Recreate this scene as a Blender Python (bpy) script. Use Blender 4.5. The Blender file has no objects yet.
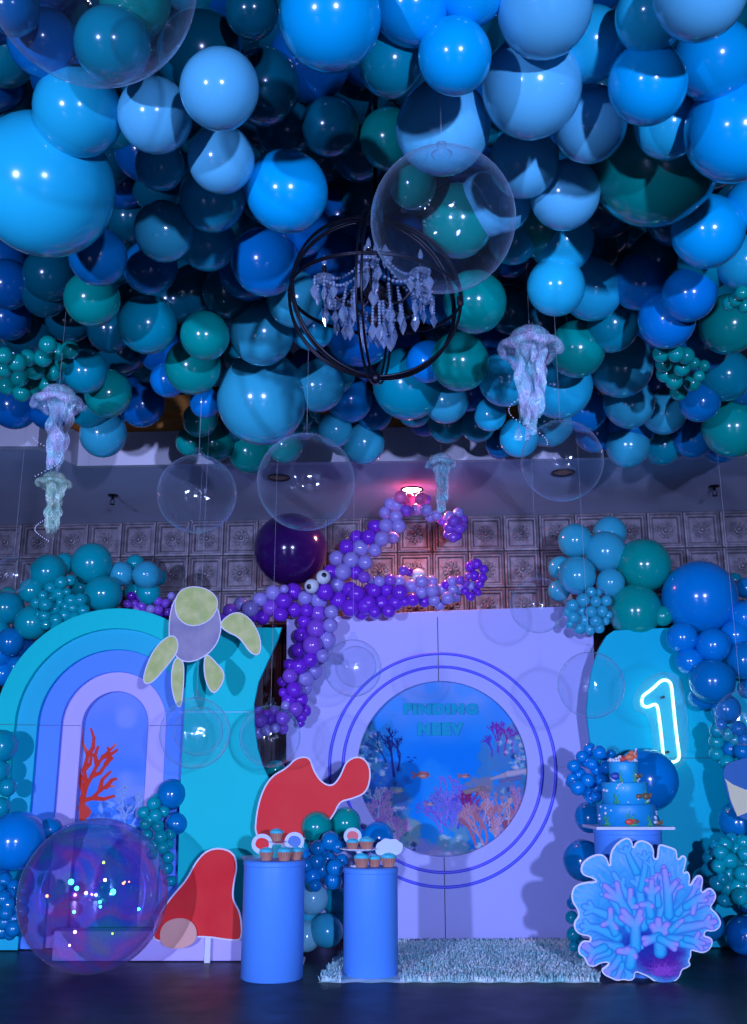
import bpy, bmesh, math, random
import numpy as np
from mathutils import Vector, Matrix, Quaternion
R = math.radians
PI = math.pi
rnd = random.Random(7)
C = bpy.context.scene.collection
H = 1.15            # camera height (m)
PITCH = R(15.3)
FPX = 1000.0        # focal length in pixels
CP, SP = math.cos(PITCH), math.sin(PITCH)

# ------------------------------------------------------------------ camera
cam = bpy.data.cameras.new('camera')
cam.sensor_fit = 'VERTICAL'; cam.sensor_height = 36.0; cam.lens = 36.0 * FPX / 1024.0
cam.clip_end = 60
camo = bpy.data.objects.new('camera', cam); C.objects.link(camo)
camo.location = (0, 0, H); camo.rotation_euler = (PI/2 + PITCH, 0, 0)
bpy.context.scene.camera = camo

def ray(px, py):
    a = (px - 373.5) / FPX; b = (512 - py) / FPX
    return Vector((a, CP - b*SP, SP + b*CP))
def at(px, py, Y):            # point on the vertical plane y = Y seen at a pixel; also its depth
    d = ray(px, py); t = Y / d.y
    return Vector((0, 0, H)) + d*t, t
def atz(px, py, Z):           # point on the horizontal plane z = Z
    d = ray(px, py); t = (Z - H) / d.z
    return Vector((0, 0, H)) + d*t, t

# ------------------------------------------------------------------ materials
def mat(name, col=(.8,.8,.8), rough=.5, metal=0.0, spec=.5, emit=None, es=0.0, **kw):
    m = bpy.data.materials.new(name); m.use_nodes = True
    b = m.node_tree.nodes['Principled BSDF']
    b.inputs['Base Color'].default_value = (*col, 1)
    b.inputs['Roughness'].default_value = rough
    b.inputs['Metallic'].default_value = metal
    b.inputs['Specular IOR Level'].default_value = spec
    if emit:
        b.inputs['Emission Color'].default_value = (*emit, 1); b.inputs['Emission Strength'].default_value = es
    for k, v in kw.items():
        b.inputs[k.replace('_', ' ')].default_value = v
    return m
def noise_var(m, c1, c2, scale=8, detail=4, rough=None, bump=0, stretch=None, coord='Object', dist=.02):
    nt = m.node_tree; b = nt.nodes['Principled BSDF']
    tc = nt.nodes.new('ShaderNodeTexCoord'); mp = nt.nodes.new('ShaderNodeMapping')
    if stretch: mp.inputs['Scale'].default_value = stretch
    nt.links.new(tc.outputs[coord], mp.inputs['Vector'])
    n = nt.nodes.new('ShaderNodeTexNoise'); n.inputs['Scale'].default_value = scale; n.inputs['Detail'].default_value = detail
    nt.links.new(mp.outputs['Vector'], n.inputs['Vector'])
    r = nt.nodes.new('ShaderNodeValToRGB')
    r.color_ramp.elements[0].color = (*c1, 1); r.color_ramp.elements[1].color = (*c2, 1)
    r.color_ramp.elements[0].position = .35; r.color_ramp.elements[1].position = .65
    nt.links.new(n.outputs['Fac'], r.inputs['Fac']); nt.links.new(r.outputs['Color'], b.inputs['Base Color'])
    if bump:
        bp = nt.nodes.new('ShaderNodeBump'); bp.inputs['Strength'].default_value = bump; bp.inputs['Distance'].default_value = dist
        nt.links.new(n.outputs['Fac'], bp.inputs['Height']); nt.links.new(bp.outputs['Normal'], b.inputs['Normal'])
    return m

COL = {  # latex colours: name, base colour
 'c': ('sky blue', (.02,.66,.86)), 'p': ('pale blue', (.15,.70,.92)), 'a': ('azure blue', (.0,.54,.95)),
 't': ('dark turquoise', (.0,.36,.42)), 'g': ('green', (.0,.38,.29)), 'b': ('royal blue', (.0,.27,.68)),
 'm': ('dusty blue', (.04,.47,.58)), 'k': ('navy blue', (.0,.14,.42)), 'q': ('turquoise', (.0,.42,.42)),
 'n': ('dark blue', (.0,.22,.50)), 'u': ('deep purple', (.21,.03,.62)), 'l': ('lilac', (.36,.30,.70)),
 'v': ('mid purple', (.28,.09,.62)), 'w': ('white', (.75,.82,.80)), 'x': ('near-black plum', (.035,.006,.09)),
 'd': ('deep teal', (.0,.13,.18)), 'h': ('pink', (.85,.16,.42)), 'j': ('pale turquoise', (.22,.60,.66)),  # d has canopy shade in the colour, h the pink lamp's glow
}
BM = {}
for k, (nm, c) in COL.items():
    BM[k] = mat(nm.replace(' ', '_') + '_latex', c, rough=.17 if k != 'x' else .14, spec=.55)
    BM[k].node_tree.nodes['Principled BSDF'].inputs['Coat Weight'].default_value = .25
    BM[k].node_tree.nodes['Principled BSDF'].inputs['Coat Roughness'].default_value = .06

def clear_film(name, tint=(.97,.985,1), base=.05, edge=.75, glossy=(.9,.95,1), haze=0.0, wob=.02):
    m = bpy.data.materials.new(name); m.use_nodes = True; nt = m.node_tree; nt.nodes.clear()
    out = nt.nodes.new('ShaderNodeOutputMaterial'); tr = nt.nodes.new('ShaderNodeBsdfTransparent')
    tr.inputs[0].default_value = (*tint, 1)
    gl = nt.nodes.new('ShaderNodeBsdfGlossy'); gl.inputs['Roughness'].default_value = .05; gl.inputs['Color'].default_value = (*glossy, 1)
    lw = nt.nodes.new('ShaderNodeLayerWeight'); lw.inputs[0].default_value = .5
    pf = nt.nodes.new('ShaderNodeMath'); pf.operation = 'POWER'; pf.inputs[1].default_value = 7
    nt.links.new(lw.outputs['Facing'], pf.inputs[0])
    mr = nt.nodes.new('ShaderNodeMapRange'); mr.inputs['To Min'].default_value = base; mr.inputs['To Max'].default_value = edge
    nt.links.new(pf.outputs[0], mr.inputs['Value'])
    tcb = nt.nodes.new('ShaderNodeTexCoord'); nb = nt.nodes.new('ShaderNodeTexNoise'); nb.inputs['Scale'].default_value = 3.0; nb.inputs['Detail'].default_value = 3
    nt.links.new(tcb.outputs['Object'], nb.inputs['Vector'])
    bpn = nt.nodes.new('ShaderNodeBump'); bpn.inputs['Strength'].default_value = .35; bpn.inputs['Distance'].default_value = wob
    nt.links.new(nb.outputs['Fac'], bpn.inputs['Height']); nt.links.new(bpn.outputs['Normal'], gl.inputs['Normal'])
    mx = nt.nodes.new('ShaderNodeMixShader'); nt.links.new(mr.outputs[0], mx.inputs[0])
    nt.links.new(tr.outputs[0], mx.inputs[1]); nt.links.new(gl.outputs[0], mx.inputs[2])
    last = mx
    df = nt.nodes.new('ShaderNodeBsdfDiffuse'); df.inputs[0].default_value = (.6,.75,.9,1)
    pw = nt.nodes.new('ShaderNodeMath'); pw.operation = 'POWER'; pw.inputs[1].default_value = 5
    nt.links.new(lw.outputs['Facing'], pw.inputs[0])
    ad = nt.nodes.new('ShaderNodeMath'); ad.operation = 'MULTIPLY_ADD'; ad.inputs[1].default_value = .5; ad.inputs[2].default_value = haze
    nt.links.new(pw.outputs[0], ad.inputs[0])
    m2 = nt.nodes.new('ShaderNodeMixShader'); nt.links.new(ad.outputs[0], m2.inputs[0])
    nt.links.new(mx.outputs[0], m2.inputs[1]); nt.links.new(df.outputs[0], m2.inputs[2])
    nt.links.new(m2.outputs[0], out.inputs[0])
    return m
M_BUB = clear_film('clear_vinyl_film', haze=.006)
M_CRYS = clear_film('crystal_glass', tint=(.80,.85,.97), base=.35, edge=.95, haze=.20, glossy=(1,1,1))
M_BEAD = clear_film('crystal_bead_glass', tint=(.8,.85,.97), base=.3, edge=.95, glossy=(1,1,1), haze=.34)
M_ACR = clear_film('clear_acrylic', base=.06, edge=.6, haze=.06)

def irid_film():
    m = bpy.data.materials.new('iridescent_film'); m.use_nodes = True; nt = m.node_tree; nt.nodes.clear()
    N = nt.nodes.new; L = nt.links.new
    out = N('ShaderNodeOutputMaterial'); tr = N('ShaderNodeBsdfTransparent'); gl = N('ShaderNodeBsdfGlossy'); gl.inputs['Roughness'].default_value = .08
    df = N('ShaderNodeBsdfDiffuse')
    tc = N('ShaderNodeTexCoord'); n = N('ShaderNodeTexNoise'); n.inputs['Scale'].default_value = .9; n.inputs['Detail'].default_value = 1.0; n.inputs['Distortion'].default_value = 1.2
    L(tc.outputs['Object'], n.inputs['Vector'])
    r = N('ShaderNodeValToRGB'); cr = r.color_ramp
    cr.elements[0].position = .28; cr.elements[0].color = (.10,.10,.60,1); cr.elements[1].position = .78; cr.elements[1].color = (.45,.05,.6,1)
    for p, c in ((.38,(.0,.45,.55)), (.44,(.16,.12,.85)), (.50,(.55,.12,.80)), (.56,(.95,.10,.50)), (.61,(.10,.20,.80)), (.68,(.0,.60,.45))):
        e = cr.elements.new(p); e.color = (*c, 1)
    L(n.outputs['Fac'], r.inputs['Fac'])
    L(r.outputs['Color'], df.inputs[0]); L(r.outputs['Color'], gl.inputs[0])
    mixc = N('ShaderNodeMix'); mixc.data_type = 'RGBA'; mixc.inputs[0].default_value = .22
    mixc.inputs[6].default_value = (.96,.96,.96,1); L(r.outputs['Color'], mixc.inputs[7]); L(mixc.outputs[2], tr.inputs[0])
    lw = N('ShaderNodeLayerWeight'); lw.inputs[0].default_value = .5
    pw4 = N('ShaderNodeMath'); pw4.operation = 'POWER'; pw4.inputs[1].default_value = 4; L(lw.outputs['Facing'], pw4.inputs[0])
    a = N('ShaderNodeMixShader'); a.inputs[0].default_value = .15; L(tr.outputs[0], a.inputs[1]); L(df.outputs[0], a.inputs[2])
    g2 = N('ShaderNodeBsdfGlossy'); g2.inputs['Roughness'].default_value = .04; g2.inputs[0].default_value = (.7,.8,1,1)
    gm = N('ShaderNodeMixShader'); gm.inputs[0].default_value = .5; L(gl.outputs[0], gm.inputs[1]); L(g2.outputs[0], gm.inputs[2])
    mr = N('ShaderNodeMapRange'); mr.inputs['To Min'].default_value = .14; mr.inputs['To Max'].default_value = .5; L(pw4.outputs[0], mr.inputs['Value'])
    b = N('ShaderNodeMixShader'); L(mr.outputs[0], b.inputs[0]); L(a.outputs[0], b.inputs[1]); L(gm.outputs[0], b.inputs[2])
    p6 = N('ShaderNodeMath'); p6.operation = 'POWER'; p6.inputs[1].default_value = 5; L(lw.outputs['Facing'], p6.inputs[0])
    p7 = N('ShaderNodeMath'); p7.operation = 'MULTIPLY'; p7.inputs[1].default_value = .45; L(p6.outputs[0], p7.inputs[0])
    wd = N('ShaderNodeBsdfDiffuse'); wd.inputs[0].default_value = (.55,.55,.6,1)
    c_ = N('ShaderNodeMixShader'); L(p7.outputs[0], c_.inputs[0]); L(b.outputs[0], c_.inputs[1]); L(wd.outputs[0], c_.inputs[2])
    L(c_.outputs[0], out.inputs[0])
    return m
M_IRID = irid_film()

def crinkle_film(name, body, line, fac=.36, scale=40):
    """thin creased iridescent film of the jellyfish lanterns"""
    m = bpy.data.materials.new(name); m.use_nodes = True; nt = m.node_tree; nt.nodes.clear()
    N = nt.nodes.new; L = nt.links.new
    out = N('ShaderNodeOutputMaterial'); tr = N('ShaderNodeBsdfTransparent'); pb = N('ShaderNodeBsdfPrincipled')
    pb.inputs['Roughness'].default_value = .25
    tc = N('ShaderNodeTexCoord'); mpj = N('ShaderNodeMapping'); mpj.inputs['Scale'].default_value = (1,1,.28); L(tc.outputs['Object'], mpj.inputs['Vector']); v = N('ShaderNodeTexVoronoi'); v.feature = 'DISTANCE_TO_EDGE'; v.inputs['Scale'].default_value = scale
    nz = N('ShaderNodeTexNoise'); nz.inputs['Scale'].default_value = 14; L(tc.outputs['Object'], nz.inputs['Vector'])
    wn = N('ShaderNodeTexNoise'); wn.inputs['Scale'].default_value = 18; L(tc.outputs['Object'], wn.inputs['Vector'])
    wa = N('ShaderNodeMix'); wa.data_type = 'RGBA'; wa.blend_type = 'ADD'; wa.inputs[0].default_value = .045; L(mpj.outputs[0], wa.inputs[6]); L(wn.outputs['Color'], wa.inputs[7])
    L(wa.outputs[2], v.inputs['Vector'])
    r = N('ShaderNodeMapRange'); r.inputs['From Max'].default_value = .09; r.inputs['To Min'].default_value = .72; r.inputs['To Max'].default_value = fac
    L(v.outputs['Distance'], r.inputs['Value'])
    rc = N('ShaderNodeValToRGB'); rc.color_ramp.elements[0].position = .38; rc.color_ramp.elements[1].position = .62
    rc.color_ramp.elements[0].color = (*body, 1); rc.color_ramp.elements[1].color = (*line, 1)
    L(nz.outputs['Fac'], rc.inputs['Fac'])
    mc = N('ShaderNodeMix'); mc.data_type = 'RGBA'; hm = N('ShaderNodeMath'); hm.operation = 'MULTIPLY_ADD'; hm.inputs[1].default_value = .9; hm.inputs[2].default_value = -.2; L(r.outputs[0], hm.inputs[0]); L(hm.outputs[0], mc.inputs[0]); L(rc.outputs[0], mc.inputs[6]); mc.inputs[7].default_value = (.95,1,1,1)
    L(mc.outputs[2], pb.inputs['Base Color'])
    mx = N('ShaderNodeMixShader'); L(r.outputs[0], mx.inputs[0]); L(tr.outputs[0], mx.inputs[1]); L(pb.outputs[0], mx.inputs[2])
    L(mx.outputs[0], out.inputs[0])
    return m
M_JV = crinkle_film('violet_lantern_film', (.75,.65,.95), (.35,.95,.95))
M_JC = crinkle_film('cyan_lantern_film', (.15,.85,.9), (.7,.85,.95))
M_JG = crinkle_film('green_lantern_film', (.35,.9,.55), (.75,.95,.65))

M_WHITE = mat('lavender_white_board', (.50,.52,.92), .5, spec=.3)
M_LAV = mat('lavender_painted_board', (.62,.52,.95), .5, spec=.3)
M_TEAL1 = mat('light_cyan_board', (.0,.74,.62), .5, spec=.12)
M_TEAL2 = mat('cyan_board', (.0,.56,.68), .45, spec=.2)
M_BLUEB = mat('cornflower_blue_board', (.10,.33,.95), .45, spec=.2)
M_RTEAL = mat('ocean_cyan_board', (.0,.58,.66), .42, spec=.12)
M_PED = mat('blue_painted_pedestal', (.10,.36,.92), .4, spec=.2)
M_SEAM = mat('dark_joint', (.05,.05,.08), .8)
M_RING = mat('deep_blue_ring', (.10,.12,.90), .4)
M_BLACK = mat('black_metal', (.012,.012,.02), .35, .6)
M_BRONZE = mat('dark_bronze', (.05,.04,.05), .4, .7)
M_CEIL = noise_var(mat('dark_ceiling_paint', (.01,.012,.02), .8), (.010,.014,.03), (.016,.02,.04), 3)
M_SOFF = noise_var(mat('grey_soffit_paint', (.2,.2,.2), .7), (.50,.58,.72), (.58,.66,.80), 1.5, 3)
M_FASC = noise_var(mat('pale_fascia_paint', (.6,.6,.65), .6), (.74,.74,.80), (.80,.80,.86), 2, 3)
M_WOOD = noise_var(mat('orange_stained_wood', (.5,.2,.05), .4), (.85,.30,.05), (.98,.45,.10), 6, 5, stretch=(1,1,18))
M_FLOOR = None
M_SIDE = mat('dark_side_wall_paint', (.05,.05,.07), .8)
M_GOLD = mat('copper_reflector', (.85,.42,.2), .25, .9)

def vcol_mat(name, rough=.5):
    m = mat(name, (1,1,1), max(rough, .6), spec=.08); nt = m.node_tree
    a = nt.nodes.new('ShaderNodeVertexColor'); a.layer_name = 'art'
    nt.links.new(a.outputs['Color'], nt.nodes['Principled BSDF'].inputs['Base Color'])
    return m

# ------------------------------------------------------------------ object helpers
def link(name, me, m=None, parent=None, loc=None, smooth=False):
    if m is not None:
        me.materials.clear(); me.materials.append(m)
    if smooth:
        me.polygons.foreach_set('use_smooth', [True]*len(me.polygons))
    o = bpy.data.objects.new(name, me); C.objects.link(o)
    if parent: o.parent = parent
    if loc is not None: o.location = loc
    return o
def from_bm(name, bm, m=None, parent=None, loc=None, smooth=False):
    me = bpy.data.meshes.new(name); bm.normal_update(); bm.to_mesh(me); bm.free()
    return link(name, me, m, parent, loc, smooth)
def tag(o, label=None, cat=None, group=None, kind=None):
    if label: o['label'] = label
    if cat: o['category'] = cat
    if group: o['group'] = group
    if kind: o['kind'] = kind
    return o
def empty(name, loc, label, cat, group=None):
    o = bpy.data.objects.new(name, None); C.objects.link(o); o.location = loc; o.empty_display_size = .1
    return tag(o, label, cat, group)
def struct(o): o['kind'] = 'structure'; return o

def box(bm, c, s, rot=None, bev=0):
    g = bmesh.ops.create_cube(bm, size=1)['verts']
    bmesh.ops.scale(bm, vec=s, verts=g)
    if bev:
        es = list({e for v in g for e in v.link_edges})
        r = bmesh.ops.bevel(bm, geom=es, offset=bev, segments=2, affect='EDGES', profile=.5)
        g = list({v for f in r['faces'] for v in f.verts} | {v for v in g if v.is_valid})
    if rot is not None: bmesh.ops.rotate(bm, verts=g, matrix=rot)
    bmesh.ops.translate(bm, vec=c, verts=g)
    return g
def lathe(bm, prof, seg=24, M=None, cap=True):
    """prof: list of (r, z)"""
    rings = []
    new = []
    for r, z in prof:
        if r < 1e-6:
            v = bm.verts.new((0,0,z)); rings.append([v]); new.append(v)
        else:
            rg = [bm.verts.new((r*math.cos(2*PI*k/seg), r*math.sin(2*PI*k/seg), z)) for k in range(seg)]
            rings.append(rg); new += rg
    for a, b in zip(rings, rings[1:]):
        for k in range(seg):
            k2 = (k+1) % seg
            if len(a) == 1 and len(b) == 1: continue
            if len(a) == 1: bm.faces.new((a[0], b[k2], b[k]))
            elif len(b) == 1: bm.faces.new((a[k], a[k2], b[0]))
            else: bm.faces.new((a[k], a[k2], b[k2], b[k]))
    if cap:
        if len(rings[0]) > 1: bm.faces.new(rings[0][::-1])
        if len(rings[-1]) > 1: bm.faces.new(rings[-1])
    if M is not None: bmesh.ops.transform(bm, matrix=M, verts=new)
    return new
def tube(bm, pts, r, seg=8, closed=False, r2=None):
    """a tube along points"""
    pts = [Vector(p) for p in pts]; n = len(pts); rings = []
    up = Vector((0,0,1)); prev = None
    for i, p in enumerate(pts):
        if closed: d = (pts[(i+1) % n] - pts[i-1]).normalized()
        else: d = (pts[min(i+1, n-1)] - pts[max(i-1, 0)]).normalized()
        if prev is None:
            a = d.cross(up)
            if a.length < .1: a = d.cross(Vector((1,0,0)))
        else: a = prev - d*prev.dot(d)
        a.normalize(); prev = a; b = d.cross(a)
        rr = r if r2 is None else r + (r2-r)*i/(n-1)
        rings.append([bm.verts.new(p + a*rr*math.cos(2*PI*k/seg) + b*rr*math.sin(2*PI*k/seg)) for k in range(seg)])
    for i in range(n if closed else n-1):
        A, B = rings[i], rings[(i+1) % n]
        for k in range(seg):
            bm.faces.new((A[k], A[(k+1) % seg], B[(k+1) % seg], B[k]))
    if not closed: bm.faces.new(rings[0][::-1]); bm.faces.new(rings[-1])
def plate(loops, t, bev=0.0, back=0.0):
    """flat shape in the XZ plane (holes where loops nest), thickness t going back (+Y); returns a mesh"""
    cu = bpy.data.curves.new('tmp', 'CURVE'); cu.dimensions = '2D'; cu.fill_mode = 'BOTH'
    cu.extrude = t/2 - bev; cu.bevel_depth = bev; cu.bevel_resolution = 1
    for lp in loops:
        s = cu.splines.new('POLY'); s.points.add(len(lp)-1)
        for p, (x, z) in zip(s.points, lp): p.co = (x, z, 0, 1)
        s.use_cyclic_u = True
    o = bpy.data.objects.new('tmp', cu); C.objects.link(o)
    dg = bpy.context.evaluated_depsgraph_get()
    me = bpy.data.meshes.new_from_object(o.evaluated_get(dg))
    bpy.data.objects.remove(o); bpy.data.curves.remove(cu)
    me.transform(Matrix(((1,0,0,0),(0,0,-1,t/2+back),(0,1,0,0),(0,0,0,1))))
    me.update()
    return me
def chaikin(p, n=2):
    for _ in range(n):
        q = []
        for i in range(len(p)):
            a, b = p[i], p[(i+1) % len(p)]
            q.append((a[0]*.75+b[0]*.25, a[1]*.75+b[1]*.25)); q.append((a[0]*.25+b[0]*.75, a[1]*.25+b[1]*.75))
        p = q
    return p
def circle(cx, cz, r, n=96, r2=None):
    return [(cx + r*math.cos(2*PI*k/n), cz + (r2 or r)*math.sin(2*PI*k/n)) for k in range(n)]

# ------------------------------------------------------------------ the room
def wallY(x): return 9.2 - .0735*x
def fascY(x): return 7.48 - .05*x
ZS = 3.61           # underside of the soffit
# floor: dark planks
m = mat('dark_wood_floor', (.03,.022,.03), .28, spec=.3); M_FLOOR = m
nt = m.node_tree; bs = nt.nodes['Principled BSDF']
tc = nt.nodes.new('ShaderNodeTexCoord'); bk = nt.nodes.new('ShaderNodeTexBrick')
bk.inputs['Scale'].default_value = 1; bk.inputs['Brick Width'].default_value = 1.6; bk.inputs['Row Height'].default_value = .16
bk.inputs['Mortar Size'].default_value = .003; bk.inputs['Color1'].default_value = (.036,.026,.032,1); bk.inputs['Color2'].default_value = (.020,.016,.022,1)
bk.inputs['Mortar'].default_value = (.006,.006,.008,1)
nt.links.new(tc.outputs['Object'], bk.inputs['Vector'])
nz = nt.nodes.new('ShaderNodeTexNoise'); nz.inputs['Scale'].default_value = 5; nz.inputs['Detail'].default_value = 6
nt.links.new(tc.outputs['Object'], nz.inputs['Vector'])
mxn = nt.nodes.new('ShaderNodeMix'); mxn.data_type = 'RGBA'; mxn.blend_type = 'MULTIPLY'; mxn.inputs[0].default_value = .5
nt.links.new(bk.outputs['Color'], mxn.inputs[6]); nt.links.new(nz.outputs['Fac'], mxn.inputs[7]); nt.links.new(mxn.outputs[2], bs.inputs['Base Color'])
mr = nt.nodes.new('ShaderNodeMapRange'); mr.inputs['To Min'].default_value = .30; mr.inputs['To Max'].default_value = .55
nt.links.new(nz.outputs['Fac'], mr.inputs['Value']); nt.links.new(mr.outputs[0], bs.inputs['Roughness'])
bm = bmesh.new(); box(bm, (0, 2.0, -.05), (11, 17, .1)); struct(from_bm('floor', bm, M_FLOOR))
bm = bmesh.new(); box(bm, (0, .5, 4.75), (11, 14, .1)); struct(from_bm('ceiling', bm, M_CEIL))
for s, n in ((-1, 'left'), (1, 'right')):
    bm = bmesh.new(); box(bm, (s*5.2, 2.0, 2.3), (.1, 17, 4.8)); struct(from_bm('wall_'+n, bm, M_SIDE))

# pressed-tin tile wall (tiles are pattern of the wall): one mesh
M_TIN = mat('antique_pewter_tin', (.15,.13,.15), .5, .35)
noise_var(M_TIN, (.17,.155,.165), (.30,.27,.29), 14, 6, bump=.25, dist=.01)
TW, TH = .332, .345
tile = bmesh.new()
def ringq(bm, lv):
    """nested squares: list of (half, depth)"""
    prev = None
    for hx, hz, d in lv:
        vs = [bm.verts.new((sx*hx, -d, sz*hz)) for sx, sz in ((-1,-1),(1,-1),(1,1),(-1,1))]
        if prev:
            for k in range(4): bm.faces.new((prev[k], prev[(k+1)%4], vs[(k+1)%4], vs[k]))
        prev = vs
    bm.faces.new(prev)
a, b_ = TW/2, TH/2
ringq(tile, [(a, b_, .004), (a-.006, b_-.006, .026), (a-.022, b_-.022, .030), (a-.030, b_-.030, .014), (a-.042, b_-.042, .014), (a-.050, b_-.050, .020), (a-.058, b_-.058, .0)])
tocam = Matrix.Rotation(PI/2, 4, 'X')
lathe(tile, [(.036,-.002),(.034,.012),(.026,.014),(.022,.010),(.020,.024),(.012,.034),(0,.037)], 14, tocam, cap=False)
for k in range(10):
    an = 2*PI*k/10
    Mx = Matrix.Rotation(-an, 4, 'Y') @ Matrix.Translation((.058,0,0)) @ tocam @ Matrix.Diagonal((1.5,.85,1,1))
    lathe(tile, [(.015,-.002),(.013,.010),(.006,.015),(0,.016)], 8, Mx, cap=False)
    an += PI/10
    Mx = Matrix.Rotation(-an, 4, 'Y') @ Matrix.Translation((.080,0,0)) @ tocam @ Matrix.Diagonal((1.1,.9,1,1))
    lathe(tile, [(.012,-.002),(.010,.007),(0,.010)], 7, Mx, cap=False)
tme = bpy.data.meshes.new('tile'); tile.to_mesh(tme); tile.free()
wb = bmesh.new()
yaw = math.atan(-.0735)
Z_T = ZS - .005
for col_ in range(-13, 14):
    for row in range(0, 3):
        n0 = len(wb.verts); wb.from_mesh(tme); wb.verts.ensure_lookup_table()
        bmesh.ops.translate(wb, vec=(col_*TW + .06, 0, Z_T - TH*(row+.5)), verts=wb.verts[n0:])
bpy.data.meshes.remove(tme)
box(wb, (0, .06, 2.4), (9.2, .1, 4.7))
bmesh.ops.transform(wb, matrix=Matrix.Translation((0, 9.2, 0)) @ Matrix.Rotation(yaw, 4, 'Z'), verts=wb.verts)
struct(from_bm('wall_back', wb, M_TIN))
# dark slatted wainscot below the tiles and its ledge
M_SLAT = noise_var(mat('dark_stained_slats', (.03,.02,.025), .5), (.022,.016,.022), (.06,.045,.05), 5, 4, stretch=(6,6,.4))
sb = bmesh.new()
for k in range(110):
    box(sb, (-4.4 + k*.08, -.02, 1.27), (.066, .05, 2.50), bev=.006)
bmesh.ops.transform(sb, matrix=Matrix.Translation((0, 9.2, 0)) @ Matrix.Rotation(yaw, 4, 'Z'), verts=sb.verts)
struct(from_bm('trim_1', sb, M_SLAT))
sb = bmesh.new(); box(sb, (0, -.06, 2.555), (9.2, .16, .05), bev=.008)
bmesh.ops.transform(sb, matrix=Matrix.Translation((0, 9.2, 0)) @ Matrix.Rotation(yaw, 4, 'Z'), verts=sb.verts)
struct(from_bm('trim_2', sb, M_BRONZE))

# lowered soffit with pale fascia, wood cove above
def slab(name, poly, z0, z1, m):
    bm = bmesh.new(); lo = [bm.verts.new((x,y,z0)) for x,y in poly]; hi = [bm.verts.new((x,y,z1)) for x,y in poly]
    n = len(poly)
    bm.faces.new(lo[::-1]); bm.faces.new(hi)
    for k in range(n): bm.faces.new((lo[k], lo[(k+1)%n], hi[(k+1)%n], hi[k]))
    bmesh.ops.recalc_face_normals(bm, faces=bm.faces)
    return struct(from_bm(name, bm, m))
XL = -5.15
step = [(XL, 7.12), (-2.52, 7.12), (-2.36, fascY(-2.36)), (5.15, fascY(5.15))]
slab('soffit', step + [(5.15, wallY(5.15)), (XL, wallY(XL))], ZS, ZS+.03, M_SOFF)
slab('soffit_fascia', [(x, y-.012) for x, y in step] + [(5.15, fascY(5.15)+.05), (-2.36, fascY(-2.36)+.05), (-2.54, 7.2), (XL, 7.2)], ZS-.004, 3.885, M_FASC)
slab('trim_3', [(x, y+.03) for x, y in step] + [(5.15, fascY(5.15)+.12), (-2.36, fascY(-2.36)+.12), (-2.58, 7.27), (XL, 7.27)], 3.885, 4.06, M_WOOD)
slab('trim_4', [(x, y+.0) for x, y in step] + [(5.15, fascY(5.15)+.12), (-2.36, fascY(-2.36)+.12), (-2.58, 7.27), (XL, 7.27)], 4.06, 4.20, M_WOOD)
slab('trim_5', [(x, y+.05) for x, y in step] + [(5.15, fascY(5.15)+.12), (-2.36, fascY(-2.36)+.12), (-2.58, 7.27), (XL, 7.27)], 4.20, 4.71, M_CEIL)

# recessed downlights
def downlight(px, py, label, lit=False):
    p, t = atz(px, py, ZS)
    e = empty('ceiling_downlight', (p.x, p.y, ZS-.002), label, 'ceiling light', 'recessed ceiling downlights')
    bm = bmesh.new(); lathe(bm, [(.095,0),(.098,-.008),(.086,-.012),(.078,-.004),(.076,.001)], 28, cap=False)
    from_bm('trim_ring', bm, M_BLACK, e, smooth=True)
    bm = bmesh.new(); lathe(bm, [(.078,-.003),(.060,-.0045),(.0,-.005)], 28, cap=False)
    if lit:
        mm = mat('glowing_pink_lamp', (1,.6,.5), .5, emit=(1.0,.42,.38), es=45)
    else: mm = M_GOLD
    from_bm('reflector', bm, mm, e, smooth=True)
    return p
downlight(279, 477, 'recessed ceiling downlight, copper and unlit, seen behind the big left bubble')
downlight(563, 472, 'recessed ceiling downlight, copper and unlit, seen through the right bubble')
lp = downlight(412, 489, 'lit recessed ceiling downlight glowing pink above the octopus arm', True)
for px, py, lab in ((113, 495, 'small dark sprinkler head on the soffit above the left arch'), (714, 486, 'small dark sprinkler head on the soffit at far right')):
    p, t = atz(px, py, ZS)
    e = empty('sprinkler_head', (p.x, p.y, ZS), lab, 'sprinkler', 'ceiling sprinkler heads')
    bm = bmesh.new(); lathe(bm, [(.045,0),(.045,-.008),(.02,-.014),(.012,-.016),(.012,-.04)], 16); from_bm('mount', bm, M_BLACK, e, smooth=True)
    bm = bmesh.new()
    for s in (-1, 1): tube(bm, [(s*.008,0,-.038),(s*.024,0,-.055),(s*.006,0,-.082)], .0035, 6)
    from_bm('frame', bm, M_BLACK, e)
    bm = bmesh.new(); lathe(bm, [(.0,-.080),(.024,-.084),(.024,-.088),(0,-.089)], 16); from_bm('deflector', bm, M_BLACK, e)

# ------------------------------------------------------------------ balloons
def balloon_mesh(name, m, seg=28, rings=18, knot=True, dense=0):
    bm = bmesh.new(); prof = []
    for i in range(rings+1):
        t = PI*i/rings; z = math.cos(t); r = math.sin(t)
        if z < 0: r *= 1 - .10*z*z*(1-r)*1.0; z *= 1.12
        prof.append((max(r, 0), z))
    prof = prof[:-1] + ([(.055,-1.125),(.04,-1.16),(.075,-1.21),(.06,-1.235),(0,-1.225)] if knot else [(0,-1.12)])
    lathe(bm, prof, seg, cap=False)
    me = bpy.data.meshes.new(name); bm.normal_update(); bm.to_mesh(me); bm.free()
    me.materials.append(m); me.polygons.foreach_set('use_smooth', [True]*len(me.polygons))
    return me
BIG = {k: balloon_mesh('balloon_' + COL[k][0].replace(' ', '_'), BM[k]) for k in COL}
SML = {k: balloon_mesh('mini_balloon_' + COL[k][0].replace(' ', '_'), BM[k], 18, 11) for k in COL}
ALL = []   # every balloon: dict
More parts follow.
